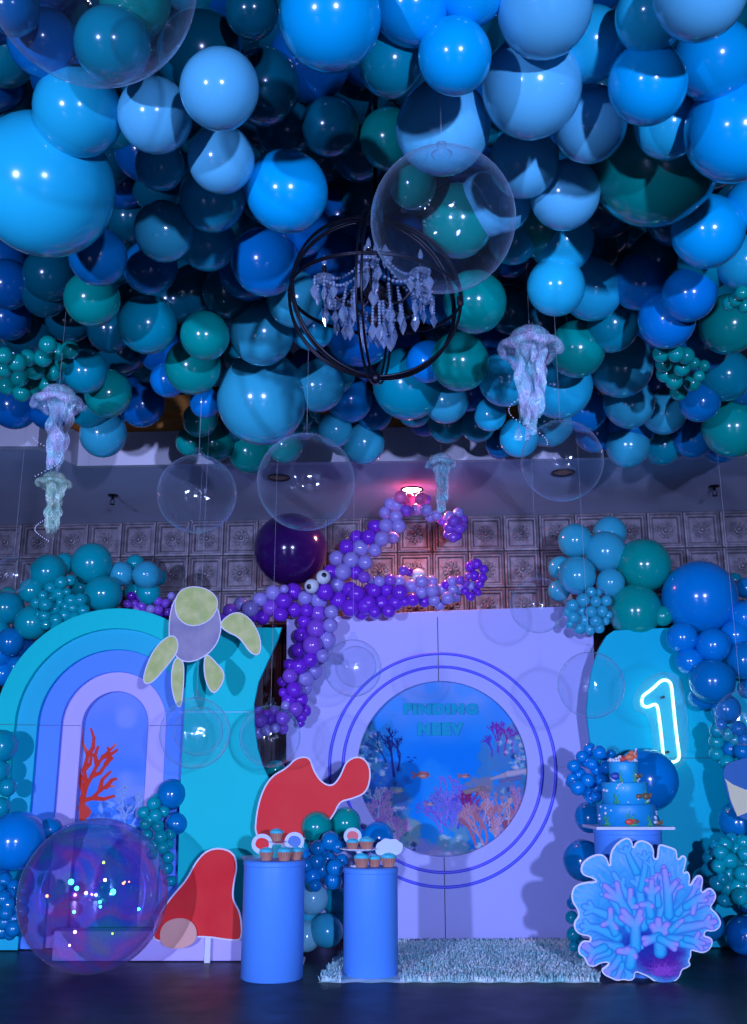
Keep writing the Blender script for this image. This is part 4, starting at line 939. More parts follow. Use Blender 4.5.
A.blob(330, 380, 210, 200, (.05,.30,.72), .75, .7, 5, .4); A.blob(420, 560, 170, 120, PU, .95, .5, 7, .3); A.blob(330,500,150,90,(.10,.16,.55),.8,.6,8,.4); A.blob(470,620,110,70,(.42,.10,.52),.8,.5,2,.3)
for k in range(170):        # fine anemone hairs at the foot
    a = rg2.uniform(-PI, .2); L = rg2.uniform(10, 70); x, y = 450+rg2.uniform(-35,40), 630+rg2.uniform(-15,20)
    A.caps(x, y, x+L*math.cos(a), y+L*.7*math.sin(a), 1.4, 1.0, (.72,.25,.72), (.5,.15,.6), .6)
for x0,y0,x1,y1,x2,y2,r,tip in (
 (360,420,350,300,330,170,26,0),(330,430,300,300,225,180,24,0),(300,430,240,330,170,230,24,0),(440,400,450,270,455,150,24,1),(460,400,490,300,520,210,22,1),(330,170,300,110,280,60,20,0),(350,250,370,150,365,80,18,0),
 (400,300,405,180,395,110,16,0),(500,380,600,330,690,290,26,1),(480,440,600,420,690,400,28,1),(520,360,580,290,620,200,20,1),(260,400,170,360,90,330,26,0),(240,470,150,430,80,420,26,0),
 (480,480,560,480,670,490,24,1),(540,500,600,520,640,540,20,1),(250,520,160,500,90,510,26,1),(200,540,140,560,110,590,22,1),(260,560,220,610,190,630,24,1),(280,560,285,620,300,660,22,0),(265,600,250,640,240,665,18,1),
 (430,320,420,240,400,200,20,1),(300,400,330,450,325,530,22,0)):
    tc_ = (PK if tip else (.42,.72,.96))
    mid_ = tuple((a+b)/2 for a,b in zip(CY, tc_)); a_ = math.atan2(y2-y1, x2-x1)
    A.limb([(x0,y0,x1,y1,r,r*.85,CY,mid_),(x1,y1,x2,y2,r*.85,r*.62,mid_,tc_)] + [((x1+x2)/2,(y1+y2)/2,(x1+x2)/2+38*math.cos(a_+s_),(y1+y2)/2+38*math.sin(a_+s_),r*.62,r*.5,mid_,tc_) for s_ in (-.8,.75)])
def brush(base, joints, r, tips):
    A.limb([(*base, *joints, r, r*.9, CY, (.42,.72,.93))] + [(*joints, tx, ty, r*.88, r*.66, (.42,.72,.93), PK) for tx, ty in tips])
brush((395,400),(398,270),24,((400,215),(430,245),(375,250))); brush((395,370),(385,320),22,((350,322),(400,330)))
brush((480,370),(475,270),25,((460,165),(510,220))); brush((310,300),(300,330),22,((302,255),(330,330)))
brush((290,360),(255,300),24,((185,235),(240,225),(190,278))); brush((230,450),(210,400),22,((210,345),(175,415),(235,430)))
brush((325,520),(325,420),27,((268,350),(262,380),(348,355),(350,385))); brush((300,600),(310,540),28,((250,535),(320,560),(285,530)))
brush((440,540),(435,460),30,((405,420),(430,395),(470,415),(470,440))); brush((430,470),(400,480),24,((365,478),(370,500))); brush((440,480),(480,500),22,((515,505),(505,525)))
brush((490,440),(520,410),18,((540,395),(515,420))); brush((560,330),(600,300),22,((660,265),(650,300),(590,360)))
brush((560,480),(600,490),20,((640,500),(630,525),(615,455))); brush((180,520),(130,540),22,((85,515),(95,500),(110,580)))
sp = A.rng.rand(*A.X.shape); A.mix((sp > .90)*.14, (.8,.9,1)); A.mix((sp < .08)*.16, (.03,.15,.5)); A.c *= .97; A.c[..., 0] *= .8
from math import floor
IN = inset([(x, -y) for x, y in [( (px-565)*K, (py-835)*K) for px, py in outl]], 6.5)
IN = [(x, -y) for x, y in IN]
def in_poly(X, Y):
    ins = np.zeros(X.shape, bool); n = len(IN)
    for i in range(n):
        x1, y1 = IN[i]; x2, y2 = IN[(i+1) % n]
        if y1 == y2: continue
        c = ((y1 > Y) != (y2 > Y)) & (X < (x2-x1)*(Y-y1)/(y2-y1) + x1); ins ^= c
    return ins
pmK = plane_map(YK - .003)
me = A.mesh('coral_print', lambda X, Y: pmK(565+X/K, 835+Y/K), in_poly); me.transform(Matrix.Translation((0,-YK,0)))
link('coral_print', me, vcol_mat('coral_print', .45), ko)
bm = bmesh.new(); q = w2(660, 940, YK); box(bm, (q[0], .028, .25), (.05, .03, .5), bev=.003); box(bm, (q[0], .05, .008), (.06, .08, .016), bev=.003); from_bm('support_stand', bm, M_RIM, ko)

# ------------------------------------------------------------------ pedestals
def pedestal(name, pxl, pxr, ptop, Yc, label, group=True):
    c, t = at((pxl+pxr)/2, ptop, Yc); r = (pxr-pxl)/2*t/FPX
    Yf = Yc - r; zt = at((pxl+pxr)/2, ptop+4, Yf)[0].z
    e = empty(name, (c.x, Yc, 0), label, 'pedestal', 'round display pedestals')
    bm = bmesh.new(); lathe(bm, [(r-.01,0),(r,.008),(r,zt-.035)], 64, cap=False); from_bm('drum', bm, M_PED, e, smooth=True)
    bm = bmesh.new(); lathe(bm, [(0,zt-.035),(r+.0,zt-.035),(r+.004,zt-.030),(r+.004,zt-.008),(r-.004,zt),(0,zt)], 64, cap=False)
    q = from_bm('top_cap', bm, M_PED, e, smooth=False)
    return e, c.x, Yc, zt, r
PL = pedestal('display_pedestal', 244.5, 305, 858, 6.73, 'blue cylinder pedestal with cupcakes, left of the two front ones')
PR = pedestal('display_pedestal', 344, 397.5, 865, 6.82, 'blue cylinder pedestal on the rug edge, holding the white cupcake stand')
PC = pedestal('display_pedestal', 594, 660, 826, 6.93, 'blue cylinder pedestal behind the coral board, carrying the cake')

# cupcakes
M_LINER = noise_var(mat('cupcake_liner', (.5,.2,.12), .6), (.50,.19,.12), (.62,.28,.18), 30, 2)
M_ICE = noise_var(mat('turquoise_icing', (.1,.7,.8), .5), (.05,.62,.72), (.12,.74,.82), 20, 3)
def cup_meshes():
    bm = bmesh.new(); n = 36; rings = []
    for r, z in ((.021,0),(.0295,.036),(.031,.038)):
        rings.append([bm.verts.new((rr*math.cos(2*PI*k/n), rr*math.sin(2*PI*k/n), z)) for k in range(n) for rr in [r*(1 + (.05 if k % 2 else -.02))]])
    bm.faces.new(rings[0][::-1]); bm.faces.new(rings[-1])
    for A_, B_ in zip(rings, rings[1:]):
        for k in range(n): bm.faces.new((A_[k], A_[(k+1)%n], B_[(k+1)%n], B_[k]))
    a = bpy.data.meshes.new('liner'); bm.to_mesh(a); bm.free(); a.materials.append(M_LINER)
    bm = bmesh.new(); pts = []
    for k in range(70):
        u = k/69; an = u*2*PI*3.2; r = .024*(1-u)**.6 + .001; pts.append((r*math.cos(an), r*math.sin(an), .040+u*.018))
    tube(bm, pts, .0095, 8, r2=.003); lathe(bm, [(.031,.036),(.030,.044),(.020,.054),(0,.058)], 20)
    b = bpy.data.meshes.new('icing'); bm.to_mesh(b); bm.free(); b.materials.append(M_ICE); b.polygons.foreach_set('use_smooth', [True]*len(b.polygons))
    return a, b
LIN, ICE = cup_meshes()
M_DISC = mat('pale_topper_card', (.62,.74,.92), .5); M_DISC2 = mat('plain_red_topper_card', (.85,.13,.12), .5); M_DISC3 = mat('plain_navy_topper_card', (.05,.20,.55), .5); M_STICK = mat('paper_stick', (.8,.8,.8), .6)
def cupcake(x, y, z, label, topper=None, tz=.095, tr=.052, s=1.15, dx=0):
    s *= 1.33; tz *= .86; tr *= .83
    e = empty('cupcake', (x, y, z), label, 'cupcake', 'cupcakes on the two front pedestals'); e.scale = (s, s, s*.92)
    o = bpy.data.objects.new('liner', LIN); C.objects.link(o); o.parent = e
    o = bpy.data.objects.new('icing', ICE); C.objects.link(o); o.parent = e
    if topper:
        bm = bmesh.new(); tube(bm, [(dx*.3,.004,.05),(dx,.004,tz)], .0013, 6); from_bm('topper_stick', bm, M_STICK, e)
        if topper == 'cloud':
            lp = chaikin([(-.055,-.02),(-.05,.02),(-.03,.032),(-.015,.045),(.01,.038),(.03,.042),(.045,.028),(.06,.02),(.055,-.015),(.03,-.03),(0,-.022),(-.03,-.03)], 2)
            q = link('topper', plate([[(x_+dx, z_+tz) for x_, z_ in lp]], .002), M_DISC, e)
        else:
            q = link('topper', plate([circle(dx, tz, tr, 36)], .002), M_DISC, e)
            lp = chaikin([(x_*tr, z_*tr) for x_, z_ in ((-.7,-.1),(-.5,.5),(0,.65),(.6,.4),(.7,-.2),(.3,-.6),(-.3,-.5))], 2)
            link('topper_print', plate([[(x_+dx, z_+tz) for x_, z_ in lp]], .001, 0, back=-.0012), topper, q)
    return e
def pt(px, Y): return at(px, 850, Y)[0].x
zl = PL[3]; 
# left: acrylic tray, small stand in the middle
e = empty('acrylic_cake_stand', (PL[1]+.0, PL[2]-.02, zl), 'small clear acrylic cake stand in the middle of left pedestal', 'cake stand')
hs = .115
bm = bmesh.new(); lathe(bm, [(.055,0),(.055,.006),(.014,.010),(.010,.05),(.012,hs-.008),(.0,hs-.008)], 32); from_bm('stem', bm, M_ACR, e, smooth=True)
bm = bmesh.new(); lathe(bm, [(0,hs-.006),(.072,hs-.006),(.074,hs-.003),(.074,hs),(0,hs)], 40); from_bm('plate', bm, M_ACR, e)
cupcake(PL[1]+.01, PL[2]-.02, zl+hs, 'cupcake on top of the clear stand, left pedestal', s=1.05)
cupcake(pt(266.5, 6.68), 6.68, zl, 'cupcake with round card topper at left on left pedestal', M_OR, tz=.085, tr=.055, s=1.1, dx=-.02)
cupcake(pt(284.5, 6.66), 6.66, zl, 'front cupcake in the middle of left pedestal', s=1.15)
cupcake(pt(296, 6.74), 6.74, zl, 'rightmost cupcake on left pedestal, round navy card topper', M_DISC3, tz=.095, tr=.052, s=1.1, dx=-.008)
e = empty('clear_tray', (pt(257, 6.72), 6.72, zl), 'clear plastic tray at left edge of left pedestal', 'tray')
bm = bmesh.new(); lathe(bm, [(0,.002),(.085,.002),(.10,.022),(.102,.022),(.088,0),(0,0)], 36, cap=False); o = from_bm('dish', bm, M_ACR, e, smooth=True); o.scale = (1,.8,1)
bm = bmesh.new(); tube(bm, [(.10*math.cos(2*PI*k/36), .08*math.sin(2*PI*k/36), .022) for k in range(36)], .0025, 6, True); from_bm('rim', bm, M_ACR, e)
# right: white scalloped stand
zr = PR[3]; sx_ = pt(359, PR[2])
e = empty('white_cake_stand', (sx_, PR[2]+.02, zr), 'white scalloped two-tier stand on right pedestal', 'cake stand')
M_POR = mat('white_porcelain', (.85,.85,.9), .25); hs = .105
bm = bmesh.new(); lathe(bm, [(.06,0),(.058,.006),(.02,.014),(.012,.04),(.014,.08),(.03,hs-.004),(0,hs-.004)], 32); from_bm('stem', bm, M_POR, e, smooth=True)
bm = bmesh.new(); n = 60; rs = []
for r, z in ((.0,hs),(.09,hs),(.118,hs+.008),(.120,hs+.004),(.09,hs-.006),(.0,hs-.006)):
    rs.append([bm.verts.new((r*(1+.05*math.cos(k*2*PI/n*14)*(r > .1))*math.cos(2*PI*k/n), r*(1+.05*math.cos(k*2*PI/n*14)*(r > .1))*math.sin(2*PI*k/n), z)) for k in range(n)] if r else [bm.verts.new((0,0,z))])
for A_, B_ in zip(rs, rs[1:]):
    for k in range(n):
        if len(A_) == 1: bm.faces.new((A_[0], B_[k], B_[(k+1)%n]))
        elif len(B_) == 1: bm.faces.new((A_[k], A_[(k+1)%n], B_[0]))
        else: bm.faces.new((A_[k], A_[(k+1)%n], B_[(k+1)%n], B_[k]))
bmesh.ops.recalc_face_normals(bm, faces=bm.faces)
from_bm('plate', bm, M_POR, e, smooth=True)
cupcake(pt(352.5, PR[2]-.02), PR[2]-.02, zr+hs, 'cupcake with plain red card topper on white stand', M_DISC2, tz=.080, tr=.052, s=1.0)
cupcake(pt(366.5, PR[2]-.02), PR[2]-.02, zr+hs, 'plain turquoise cupcake, right one on the white stand', s=1.15)
cupcake(pt(361.5, 6.79), 6.79, zr, 'front left cupcake on right pedestal below the stand', s=1.2)
cupcake(pt(374.5, 6.84), 6.84, zr, 'middle cupcake on right pedestal', s=1.0)
cupcake(pt(388.5, 6.83), 6.83, zr, 'rightmost cupcake on right pedestal with cloud-shaped card', 'cloud', tz=.088, s=1.2)

# cake
M_FOND = mat('blue_fondant', (.02,.48,.80), .42); M_FOND2 = mat('deeper_blue_fondant', (.01,.36,.72), .42); M_PEARL = mat('white_sugar_pearl', (.85,.88,.95), .2); M_WEED = mat('green_sugar_seaweed', (.05,.45,.20), .5)
zc_ = PC[3]; cx_, cy_ = PC[1], PC[2]
e = empty('cake_board', (cx_, cy_, zc_), 'square white cake board on the pedestal behind the coral', 'cake board')
bm = bmesh.new(); box(bm, (0,0,.010), (.50,.46,.018), bev=.003); from_bm('board', bm, M_POR, e)
bm = bmesh.new(); box(bm, (0,0,.010), (.506,.466,.006), bev=.001); from_bm('ribbon_edge', bm, M_DISC, e)
ck = empty('birthday_cake', (cx_, cy_, zc_+.019), 'three-tier ocean blue birthday cake with seaweed and pearls', 'cake')
tc0 = at(625, 800, cy_)[1]/FPX
rr3 = [28.5*tc0, 22.5*tc0, 14.5*tc0]; hh3 = [.138, .138, .132]; z0 = 0; tiers = []
for r, h, mm in zip(rr3, hh3, (M_FOND2, M_FOND, M_FOND)):
    bm = bmesh.new(); lathe(bm, [(0,z0),(r,z0),(r,z0+h-.01),(r-.003,z0+h-.003),(r-.010,z0+h),(0,z0+h)], 48, cap=False); q = from_bm('tier', bm, mm, ck, smooth=False)
    for f in q.data.polygons: f.use_smooth = True
    tiers.append((r, z0, h)); z0 += h
def on_tier(k, ang, z):   # ang 0 = toward camera
    r = tiers[k][0]; return (r*math.sin(ang), -r*math.cos(ang), tiers[k][1]+z)
rc = random.Random(4)
bm = bmesh.new()
PE = [(0,-1.2,.05,6),(0,.95,.03,6),(0,1.3,.06,4),(0,-1.0,.10,3),(1,-.35,.10,6),(1,-1.2,.05,3),(1,1.1,.02,6),(1,.1,.02,2),(2,-1.0,.012,7),(2,.9,.012,6),(2,-.6,.13,4)]
for k, an, z, n in PE:
    for j in range(n):
        a_ = an + rc.uniform(-.25,.25); zz = z + rc.uniform(-.01,.04); r_ = rc.uniform(.005,.010); x, y, zq = on_tier(k, a_, zz)
        bmesh.ops.create_icosphere(bm, subdivisions=2, radius=r_, matrix=Matrix.Translation((x*1.02, y*1.02, zq)))
top = z0
for x, y, r_ in ((-.09,-.03,.014),(-.075,-.05,.012),(-.06,-.02,.014),(-.055,-.05,.010),(.075,-.03,.012),(.065,.0,.014),(.09,-.01,.009),(-.095,0,.010),(-.04,-.06,.009)):
    bmesh.ops.create_icosphere(bm, subdivisions=2, radius=r_, matrix=Matrix.Translation((x, y, top+r_*.9)))
tag(from_bm('sugar_pearls', bm, M_PEARL, ck, smooth=True), kind='stuff')
for k, an, h in ((0,-.95,.08),(0,-.12,.10),(0,.62,.08),(1,-.62,.08),(1,.85,.10),(2,-.45,.075),(2,.55,.075),(0,-.0,.07)):
    bm = bmesh.new()
    for j in (-1,0,1):
        pts_ = []
        for i in range(7):
            u = i/6; x, y, zq = on_tier(k, an + j*.07 + .05*math.sin(u*7+j), .003 + u*h*(1-.25*abs(j))); pts_.append((x*1.02, y*1.02, zq))
        tube(bm, pts_, .007, 6, r2=.002)
    from_bm('seaweed', bm, M_WEED, ck, smooth=True)
def blobfish(k, an, z, col, nm='sugar_decoration', s=1.0, topz=None):
    bm = bmesh.new(); 
    bmesh.ops.create_icosphere(bm, subdivisions=3, radius=.022*s, matrix=Matrix.Diagonal((1.25,.55,.85,1)))
    bmesh.ops.create_icosphere(bm, subdivisions=2, radius=.012*s, matrix=Matrix.Translation((.030*s,0,.006*s)) @ Matrix.Diagonal((.7,.4,1.2,1)))
    x, y, zq = on_tier(k, an, z) if topz is None else (an, z, topz)
    if topz is None: x *= 1.06; y *= 1.06
    from_bm(nm, bm, col, ck, (x, y, zq), smooth=True)
MR = mat('red_sugar_paste', (.85,.10,.06), .4); MO = mat('orange_sugar_paste', (.88,.22,.08), .4); MN = mat('navy_sugar_paste', (.02,.08,.40), .4); MB2 = mat('brown_sugar_paste', (.20,.13,.06), .4)
blobfish(0,-.15,.03,MR); blobfish(0,.05,.03,MB2,s=.6); blobfish(1,.35,.05,MB2,s=.8); blobfish(1,.75,.05,MB2,s=1.1); blobfish(2,-.75,.04,MN,s=1.3); blobfish(2,.75,.04,MB2,s=.9); blobfish(0,1.2,.02,MB2,s=.9)
blobfish(0,-.015,-.02,MR,s=1.1,topz=top+.022); blobfish(0,.045,-.02,MO,s=1.3,topz=top+.032); blobfish(0,.065,.0,MO,s=.9,topz=top+.058)
bm = bmesh.new(); bmesh.ops.create_icosphere(bm, subdivisions=2, radius=.009, matrix=Matrix.Translation((.088,-.02,top+.082))); tube(bm, [(.07,-.02,top+.04),(.088,-.02,top+.078)], .003, 5); from_bm('sugar_decoration', bm, M_PEARL, ck, smooth=True)

# ------------------------------------------------------------------ shaggy rug
rg3 = random.Random(11)
fl = atz(318, 983, 0)[0]; fr = atz(601, 983, 0)[0]; bkl = atz(352, 944, 0)[0]; bkr = atz(577, 943, 0)[0]
e = empty('shaggy_rug', (0, 0, 0), 'pale turquoise shaggy rug on the dark floor before the round-window panel', 'rug')
n = 60
def edge_pt(u, v):
    a = fl.lerp(fr, u); b = bkl.lerp(bkr, u); p = a.lerp(b, v); p.x += .02*math.sin(v*37+u*3); p.y += .015*math.sin(u*61); return p
bm = bmesh.new(); vs = [[bm.verts.new((*edge_pt(i/n, j/30).xy, .012 if 0 < i < n and 0 < j < 30 else .002)) for i in range(n+1)] for j in range(31)]
for j in range(30):
    for i in range(n): bm.faces.new((vs[j][i], vs[j][i+1], vs[j+1][i+1], vs[j+1][i]))
M_RUG = noise_var(mat('pale_turquoise_pile', (.4,.7,.7), .8), (.45,.85,.80), (.85,1,.96), 5, 5)
from_bm('backing', bm, M_RUG, e)
verts, faces = [], []
for k in range(26000):
    u, v = rg3.random(), rg3.random(); p = edge_pt(u, v)
    if math.hypot(p.x-PR[1], p.y-PR[2]) < PR[4]+.03 or (abs(p.x-PR[1]) < PR[4]+.01 and p.y < PR[2]): continue
    a = rg3.uniform(0, 2*PI); h = rg3.uniform(.025,.05); w = rg3.uniform(.003,.005)
    le = rg3.uniform(.008,.03); dx, dy = le*math.cos(a), le*math.sin(a); px_, py_ = -math.sin(a)*w, math.cos(a)*w
    i = len(verts)
    verts += [(p.x-px_, p.y-py_, .008), (p.x+px_, p.y+py_, .008), (p.x+dx*.5+px_*.8, p.y+dy*.5+py_*.8, h*.75), (p.x+dx*.5-px_*.8, p.y+dy*.5-py_*.8, h*.75), (p.x+dx, p.y+dy, h*.8)]
    faces += [(i,i+1,i+2,i+3),(i+3,i+2,i+4)]
me = bpy.data.meshes.new('pile'); me.from_pydata(verts, [], faces); me.update()
tag(link('pile', me, M_RUG, e), kind='stuff')

# ------------------------------------------------------------------ chandelier
p, t = at(375.5, 297, 3.72); RC_ = 86*t/FPX
ch = empty('orb_chandelier', p, 'black metal orb chandelier with crystal drops hanging below the canopy', 'chandelier')
def ring_pts(Rr, M, n=72): return [M @ Vector((Rr*math.cos(2*PI*k/n), Rr*math.sin(2*PI*k/n), 0)) for k in range(n)]
tilt = Matrix.Rotation(R(3), 3, 'Y')
def cage_ring(M, r=.0055, gap=.022):
    bm = bmesh.new()
    for s in (-1, 1):
        rr = math.sqrt(RC_**2 - gap**2/4)
        tube(bm, [M @ (v + Vector((0,0,s*gap/2))) for v in ring_pts(rr, Matrix.Identity(3))], r, 8, True)
    from_bm('cage_ring', bm, M_BLACK, ch, smooth=True)
cage_ring(tilt @ Matrix.Rotation(R(0), 3, 'X'), gap=.006)
for az in (4, 20, 80): cage_ring(tilt @ Matrix.Rotation(R(az), 3, 'Z') @ Matrix.Rotation(PI/2, 3, 'X'), gap=.02 if az != 22 else .006)
for s in (-1, 1):
    bm = bmesh.new(); lathe(bm, [(.010,-.022),(.014,-.016),(.014,.016),(.010,.022)], 14); bmesh.ops.translate(bm, vec=tilt @ Vector((s*RC_*.985, 0, 0)), verts=bm.verts)
    from_bm('cage_hub', bm, M_BRONZE, ch)
bm = bmesh.new(); lathe(bm, [(0,-RC_-.03),(.014,-RC_-.024),(.022,-RC_),(.010,-RC_+.02),(0,-RC_+.02)], 14); from_bm('bottom_finial', bm, M_BLACK, ch, smooth=True)
bm = bmesh.new(); tube(bm, [(0,0,RC_-.01),(0,0,4.70-p.z)], .010, 8); from_bm('hanging_rod', bm, M_BLACK, ch)
bm = bmesh.new(); lathe(bm, [(0,-.14),(.02,-.13),(.035,-.10),(.018,-.07),(.014,-.02),(.04,.0),(.05,.02),(.03,.045),(.014,.07),(.012,.16),(.03,.19),(.012,.22),(.012,RC_)], 20, cap=False); from_bm('centre_column', bm, M_BRONZE, ch, smooth=True)
rg4 = random.Random(2)
def crystal_mesh(kind):
    bm = bmesh.new()
    if kind == 'drop': prof, sg = [(0,0),(.006,-.008),(.017,-.032),(.0,-.066)], 6
    elif kind == 'leaf': prof, sg = [(0,0),(.005,-.006),(.014,-.020),(.019,-.036),(.012,-.054),(0,-.070)], 8
    else: prof, sg = [(0,.007),(.006,.004),(.007,0),(.006,-.004),(0,-.007)], 8
    M_ = Matrix.Diagonal((1,.55,1,1)) if kind != 'bead' else None
    lathe(bm, [(r, z) for r, z in prof], sg, M_, cap=False)
    bmesh.ops.recalc_face_normals(bm, faces=bm.faces)
    me = bpy.data.meshes.new('crystal_'+kind); bm.to_mesh(me); bm.free(); me.materials.append(M_CRYS); return me
CM = {k: crystal_mesh(k) for k in ('drop','leaf','bead')}
def strand(pts, n):
    bm = bmesh.new()
    pts = [Vector(q) for q in pts]
    for k in range(n):
        u = k/(n-1)*(len(pts)-1); i = min(int(u), len(pts)-2); q = pts[i].lerp(pts[i+1], u-i)
        lathe(bm, [(0,.0068),(.006,.003),(.006,-.003),(0,-.0068)], 6, Matrix.Translation(q), cap=False)
    from_bm('bead_strand', bm, M_BEAD, ch)
for k in range(6):
    an = 2*PI*k/6 + .4; ca, sa = math.cos(an), math.sin(an)
    bm = bmesh.new(); pts_ = []
    for i in range(13):
        u = i/12; rr = .03 + .195*u; z = .0 - .075*math.sin(u*PI) + .03*u; pts_.append((rr*ca, rr*sa, z))
    tube(bm, pts_, .0055, 8); arm = from_bm('arm', bm, M_BRONZE, ch, smooth=True)
    ax, ay = .225*ca, .225*sa
    bm = bmesh.new(); lathe(bm, [(0,.026),(.028,.030),(.040,.042),(.042,.040),(.030,.024),(0,.020)], 20, Matrix.Translation((ax,ay,0)), cap=False); from_bm('bobeche', bm, M_CRYS, arm, smooth=True)
    bm = bmesh.new(); lathe(bm, [(.010,.03),(.010,.09),(.004,.094)], 12, Matrix.Translation((ax,ay,0))); from_bm('candle_sleeve', bm, M_BRONZE, arm, smooth=True)
    bm = bmesh.new(); lathe(bm, [(.004,.092),(.010,.105),(.009,.12),(0,.148)], 12, Matrix.Translation((ax,ay,0)), cap=False); from_bm('bulb', bm, M_CRYS, arm, smooth=True)
    for j in range(5):
        a2 = an + 2*PI*j/5; q = (ax+.040*math.cos(a2), ay+.040*math.sin(a2), .035)
        L = rg4.uniform(.0,.05)
        o = bpy.data.objects.new('crystal_drop', CM[rg4.choice(['drop','leaf'])]); C.objects.link(o); o.parent = ch; o.location = (q[0], q[1], q[2]-L-.012); o.rotation_euler = (0,0,rg4.uniform(0,3))
        strand([(q[0],q[1],q[2]), (q[0],q[1],q[2]-L-.008)], 2 + int(L/.014))
    a3 = an + 2*PI/6; nx_, ny_ = .225*math.cos(a3), .225*math.sin(a3)
    strand([(ax+(nx_-ax)*u, ay+(ny_-ay)*u, .03-.055*math.sin(u*PI)) for u in [i/10 for i in range(11)]], 14)
    strand([(ax*(1-u)+.02*ca*u, ay*(1-u)+.02*sa*u, .04+.17*u-.05*math.sin(u*PI)) for u in [i/10 for i in range(11)]], 16)
for k in range(26):
    an = 2*PI*k/26*3.1; rr = (.06, .11, .165)[k % 3] + rg4.uniform(-.01,.01); z = (-.12, -.085, -.05)[k % 3] + rg4.uniform(-.03,.02)
    o = bpy.data.objects.new('crystal_drop', CM['leaf' if k % 2 else 'drop']); C.objects.link(o); o.parent = ch; o.location = (rr*math.cos(an), rr*math.sin(an), z); o.rotation_euler = (0,0,rg4.uniform(0,3)); o.scale = (1.15,)*3
    strand([(rr*math.cos(an), rr*math.sin(an), z), (rr*.9*math.cos(an), rr*.9*math.sin(an), z+.10)], 8)
for k in range(8):
    an = 2*PI*k/8; o = bpy.data.objects.new('crystal_drop', CM['leaf']); C.objects.link(o); o.parent = ch; o.location = (.055*math.cos(an), .055*math.sin(an), .22); o.rotation_euler = (0,0,an)

# ------------------------------------------------------------------ jellyfish lanterns
def jelly(px, py, wpx, Y, length, label, mb, mt, seed, skirt=True, sway=.0, topZ=4.68):
    p, t = at(px, py, Y); Rr = wpx/2*t/FPX; rj = random.Random(seed)
    e = empty('jellyfish_lantern', p, label, 'hanging lantern', 'iridescent jellyfish lanterns')
    bm = bmesh.new(); n = 40; prof = [(.02,.62),(.22,.60),(.42,.52),(.58,.38),(.66,.20),(.68,.02),(.62,-.10)]
    rs = []
    for i, (r, z) in enumerate(prof):
        rs.append([bm.verts.new((Rr*r*(1+.04*math.sin(k*2*PI/n*7+i)*i/6)*math.cos(2*PI*k/n), Rr*r*(1+.04*math.sin(k*2*PI/n*7+i)*i/6)*math.sin(2*PI*k/n), Rr*(z+.02*math.sin(k*1.7)*i/6))) for k in range(n)])
    bm.faces.new(rs[0])
    for A_, B_ in zip(rs, rs[1:]):
        for k in range(n): bm.faces.new((A_[k], A_[(k+1)%n], B_[(k+1)%n], B_[k]))
    from_bm('bell', bm, mb, e, smooth=True)
    if skirt:
        bm = bmesh.new(); rs = []
        for i, (r, z) in enumerate([(.62,.18),(.80,.10),(.97,-.02),(1.0,-.16),(.90,-.26),(.74,-.22)]):
            rs.append([bm.verts.new((Rr*r*(1+.06*math.sin(k*2*PI/n*5+seed)*i/5)*math.cos(2*PI*k/n), Rr*r*(1+.06*math.sin(k*2*PI/n*5+seed)*i/5)*math.sin(2*PI*k/n), Rr*(z+.10*math.sin(k*2*PI/n*6+seed*2)*i/5))) for k in range(n)])
        for A_, B_ in zip(rs, rs[1:]):
            for k in range(n): bm.faces.new((A_[k], A_[(k+1)%n], B_[(k+1)%n], B_[k]))
        from_bm('skirt', bm, mb, e, smooth=True)
    for j in range(9):
        bm = bmesh.new(); a0 = 2*PI*j/9 + rj.uniform(-.2,.2); r0 = Rr*rj.uniform(.14,.5); L = length*rj.uniform(.72,1.0); w0 = Rr*rj.uniform(.16,.30); m = 26
        ph = rj.uniform(0,6); prev = None
        for i in range(m+1):
            u = i/m; r_ = r0*(1-.25*u) + .05*Rr*math.sin(u*9+ph); x = r_*math.cos(a0+u*1.2) + sway*u*u; y = r_*math.sin(a0+u*1.2); z = Rr*.1 - L*u
            tw = a0 + PI/2 + 1.6*math.sin(u*5+ph); w = w0*(.6+.5*abs(math.sin(u*11+ph)))*(1-.3*u); c, s = math.cos(tw)*w, math.sin(tw)*w
            cur = [bm.verts.new((x-c, y-s, z)), bm.verts.new((x+.25*s, y-.25*c, z-.1*w)), bm.verts.new((x+c, y+s, z))]
            if prev:
                bm.faces.new((prev[0], prev[1], cur[1], cur[0])); bm.faces.new((prev[1], prev[2], cur[2], cur[1]))
            prev = cur
        from_bm('tentacle', bm, mt, e, smooth=True)
    bm = bmesh.new(); tube(bm, [(0,0,Rr*.6),(0,0,topZ-p.z)], .0008, 4); from_bm('string', bm, M_LINE, e)
    bm = bmesh.new()
    for k in range(24):
        u = k/23; bmesh.ops.create_icosphere(bm, subdivisions=1, radius=.0035, matrix=Matrix.Translation((Rr*.55*math.sin(u*PI*1.6+seed)-.2*Rr, -.2*Rr, -length*.5 - length*.5*u)))
    from_bm('bead_string', bm, M_PEARL, e)
    return e
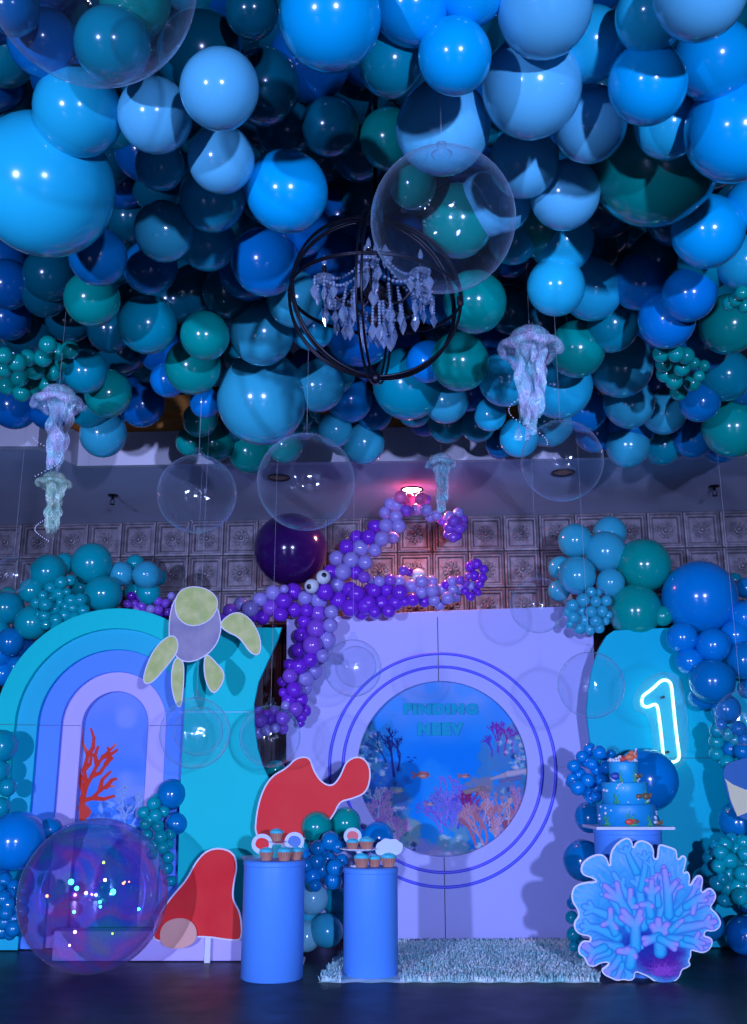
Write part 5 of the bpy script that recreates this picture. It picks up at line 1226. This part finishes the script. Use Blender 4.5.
jelly(530, 346, 66, 4.5, .52, 'large violet jellyfish lantern hanging before the pale balloons at right', M_JV, M_JV, 3, sway=-.03)
jelly(58, 401, 54, 5.0, .43, 'violet jellyfish lantern at the left with wavy film tentacles', M_JV, M_JV, 5)
jelly(54, 482, 36, 5.6, .36, 'green jellyfish lantern, lower one at the left', M_JG, M_JG, 8)
jelly(441, 463, 32, 6.95, .40, 'small cyan jellyfish lantern beside the pink lamp', M_JC, M_JC, 12, topZ=4.68)

# ------------------------------------------------------------------ light
def spot(name, loc, aim, col, power, size=70, blend=.6, rad=.12):
    l = bpy.data.lights.new(name, 'SPOT'); l.color = col; l.energy = power; l.spot_size = R(size); l.spot_blend = blend; l.shadow_soft_size = rad
    o = bpy.data.objects.new(name, l); C.objects.link(o); o.location = loc
    o.rotation_euler = (Vector(aim)-Vector(loc)).to_track_quat('-Z', 'Y').to_euler(); return o
LC = (.40,.47,1.0)
spot('stage_light', (-4.2, -4.0, 1.45), (-.3, 8.3, .1), LC, 3300, 64, .9)
spot('stage_light', (1.7, -4.0, 1.45), (.5, 8.3, .1), LC, 3300, 64, .9)
l = bpy.data.lights.new('lamp_beam', 'SPOT'); l.color = (1,.30,.32); l.energy = 55; l.spot_size = R(178); l.spot_blend = .8; l.shadow_soft_size = .05
o = bpy.data.objects.new('lamp_beam', l); C.objects.link(o); pz = atz(412, 489, ZS)[0]; o.location = (pz.x, pz.y, ZS-.06)
# dim blue ambient fill from the world background
w = bpy.data.worlds.new('World'); bpy.context.scene.world = w; w.use_nodes = True
w.node_tree.nodes['Background'].inputs[0].default_value = (.03,.28,.46,1); w.node_tree.nodes['Background'].inputs[1].default_value = .14

sc_ = bpy.context.scene
sc_.view_settings.view_transform = 'Standard'; sc_.view_settings.look = 'None'; sc_.view_settings.exposure = 0; sc_.view_settings.gamma = 1
sc_.view_settings.use_curve_mapping = False
sc_.cycles.transparent_max_bounces = 24
print('balloons kept', len(KEEP), {n: sum(b['name'] == n for b in KEEP) for n in ('latex_balloon','mini_balloon','purple_balloon')})
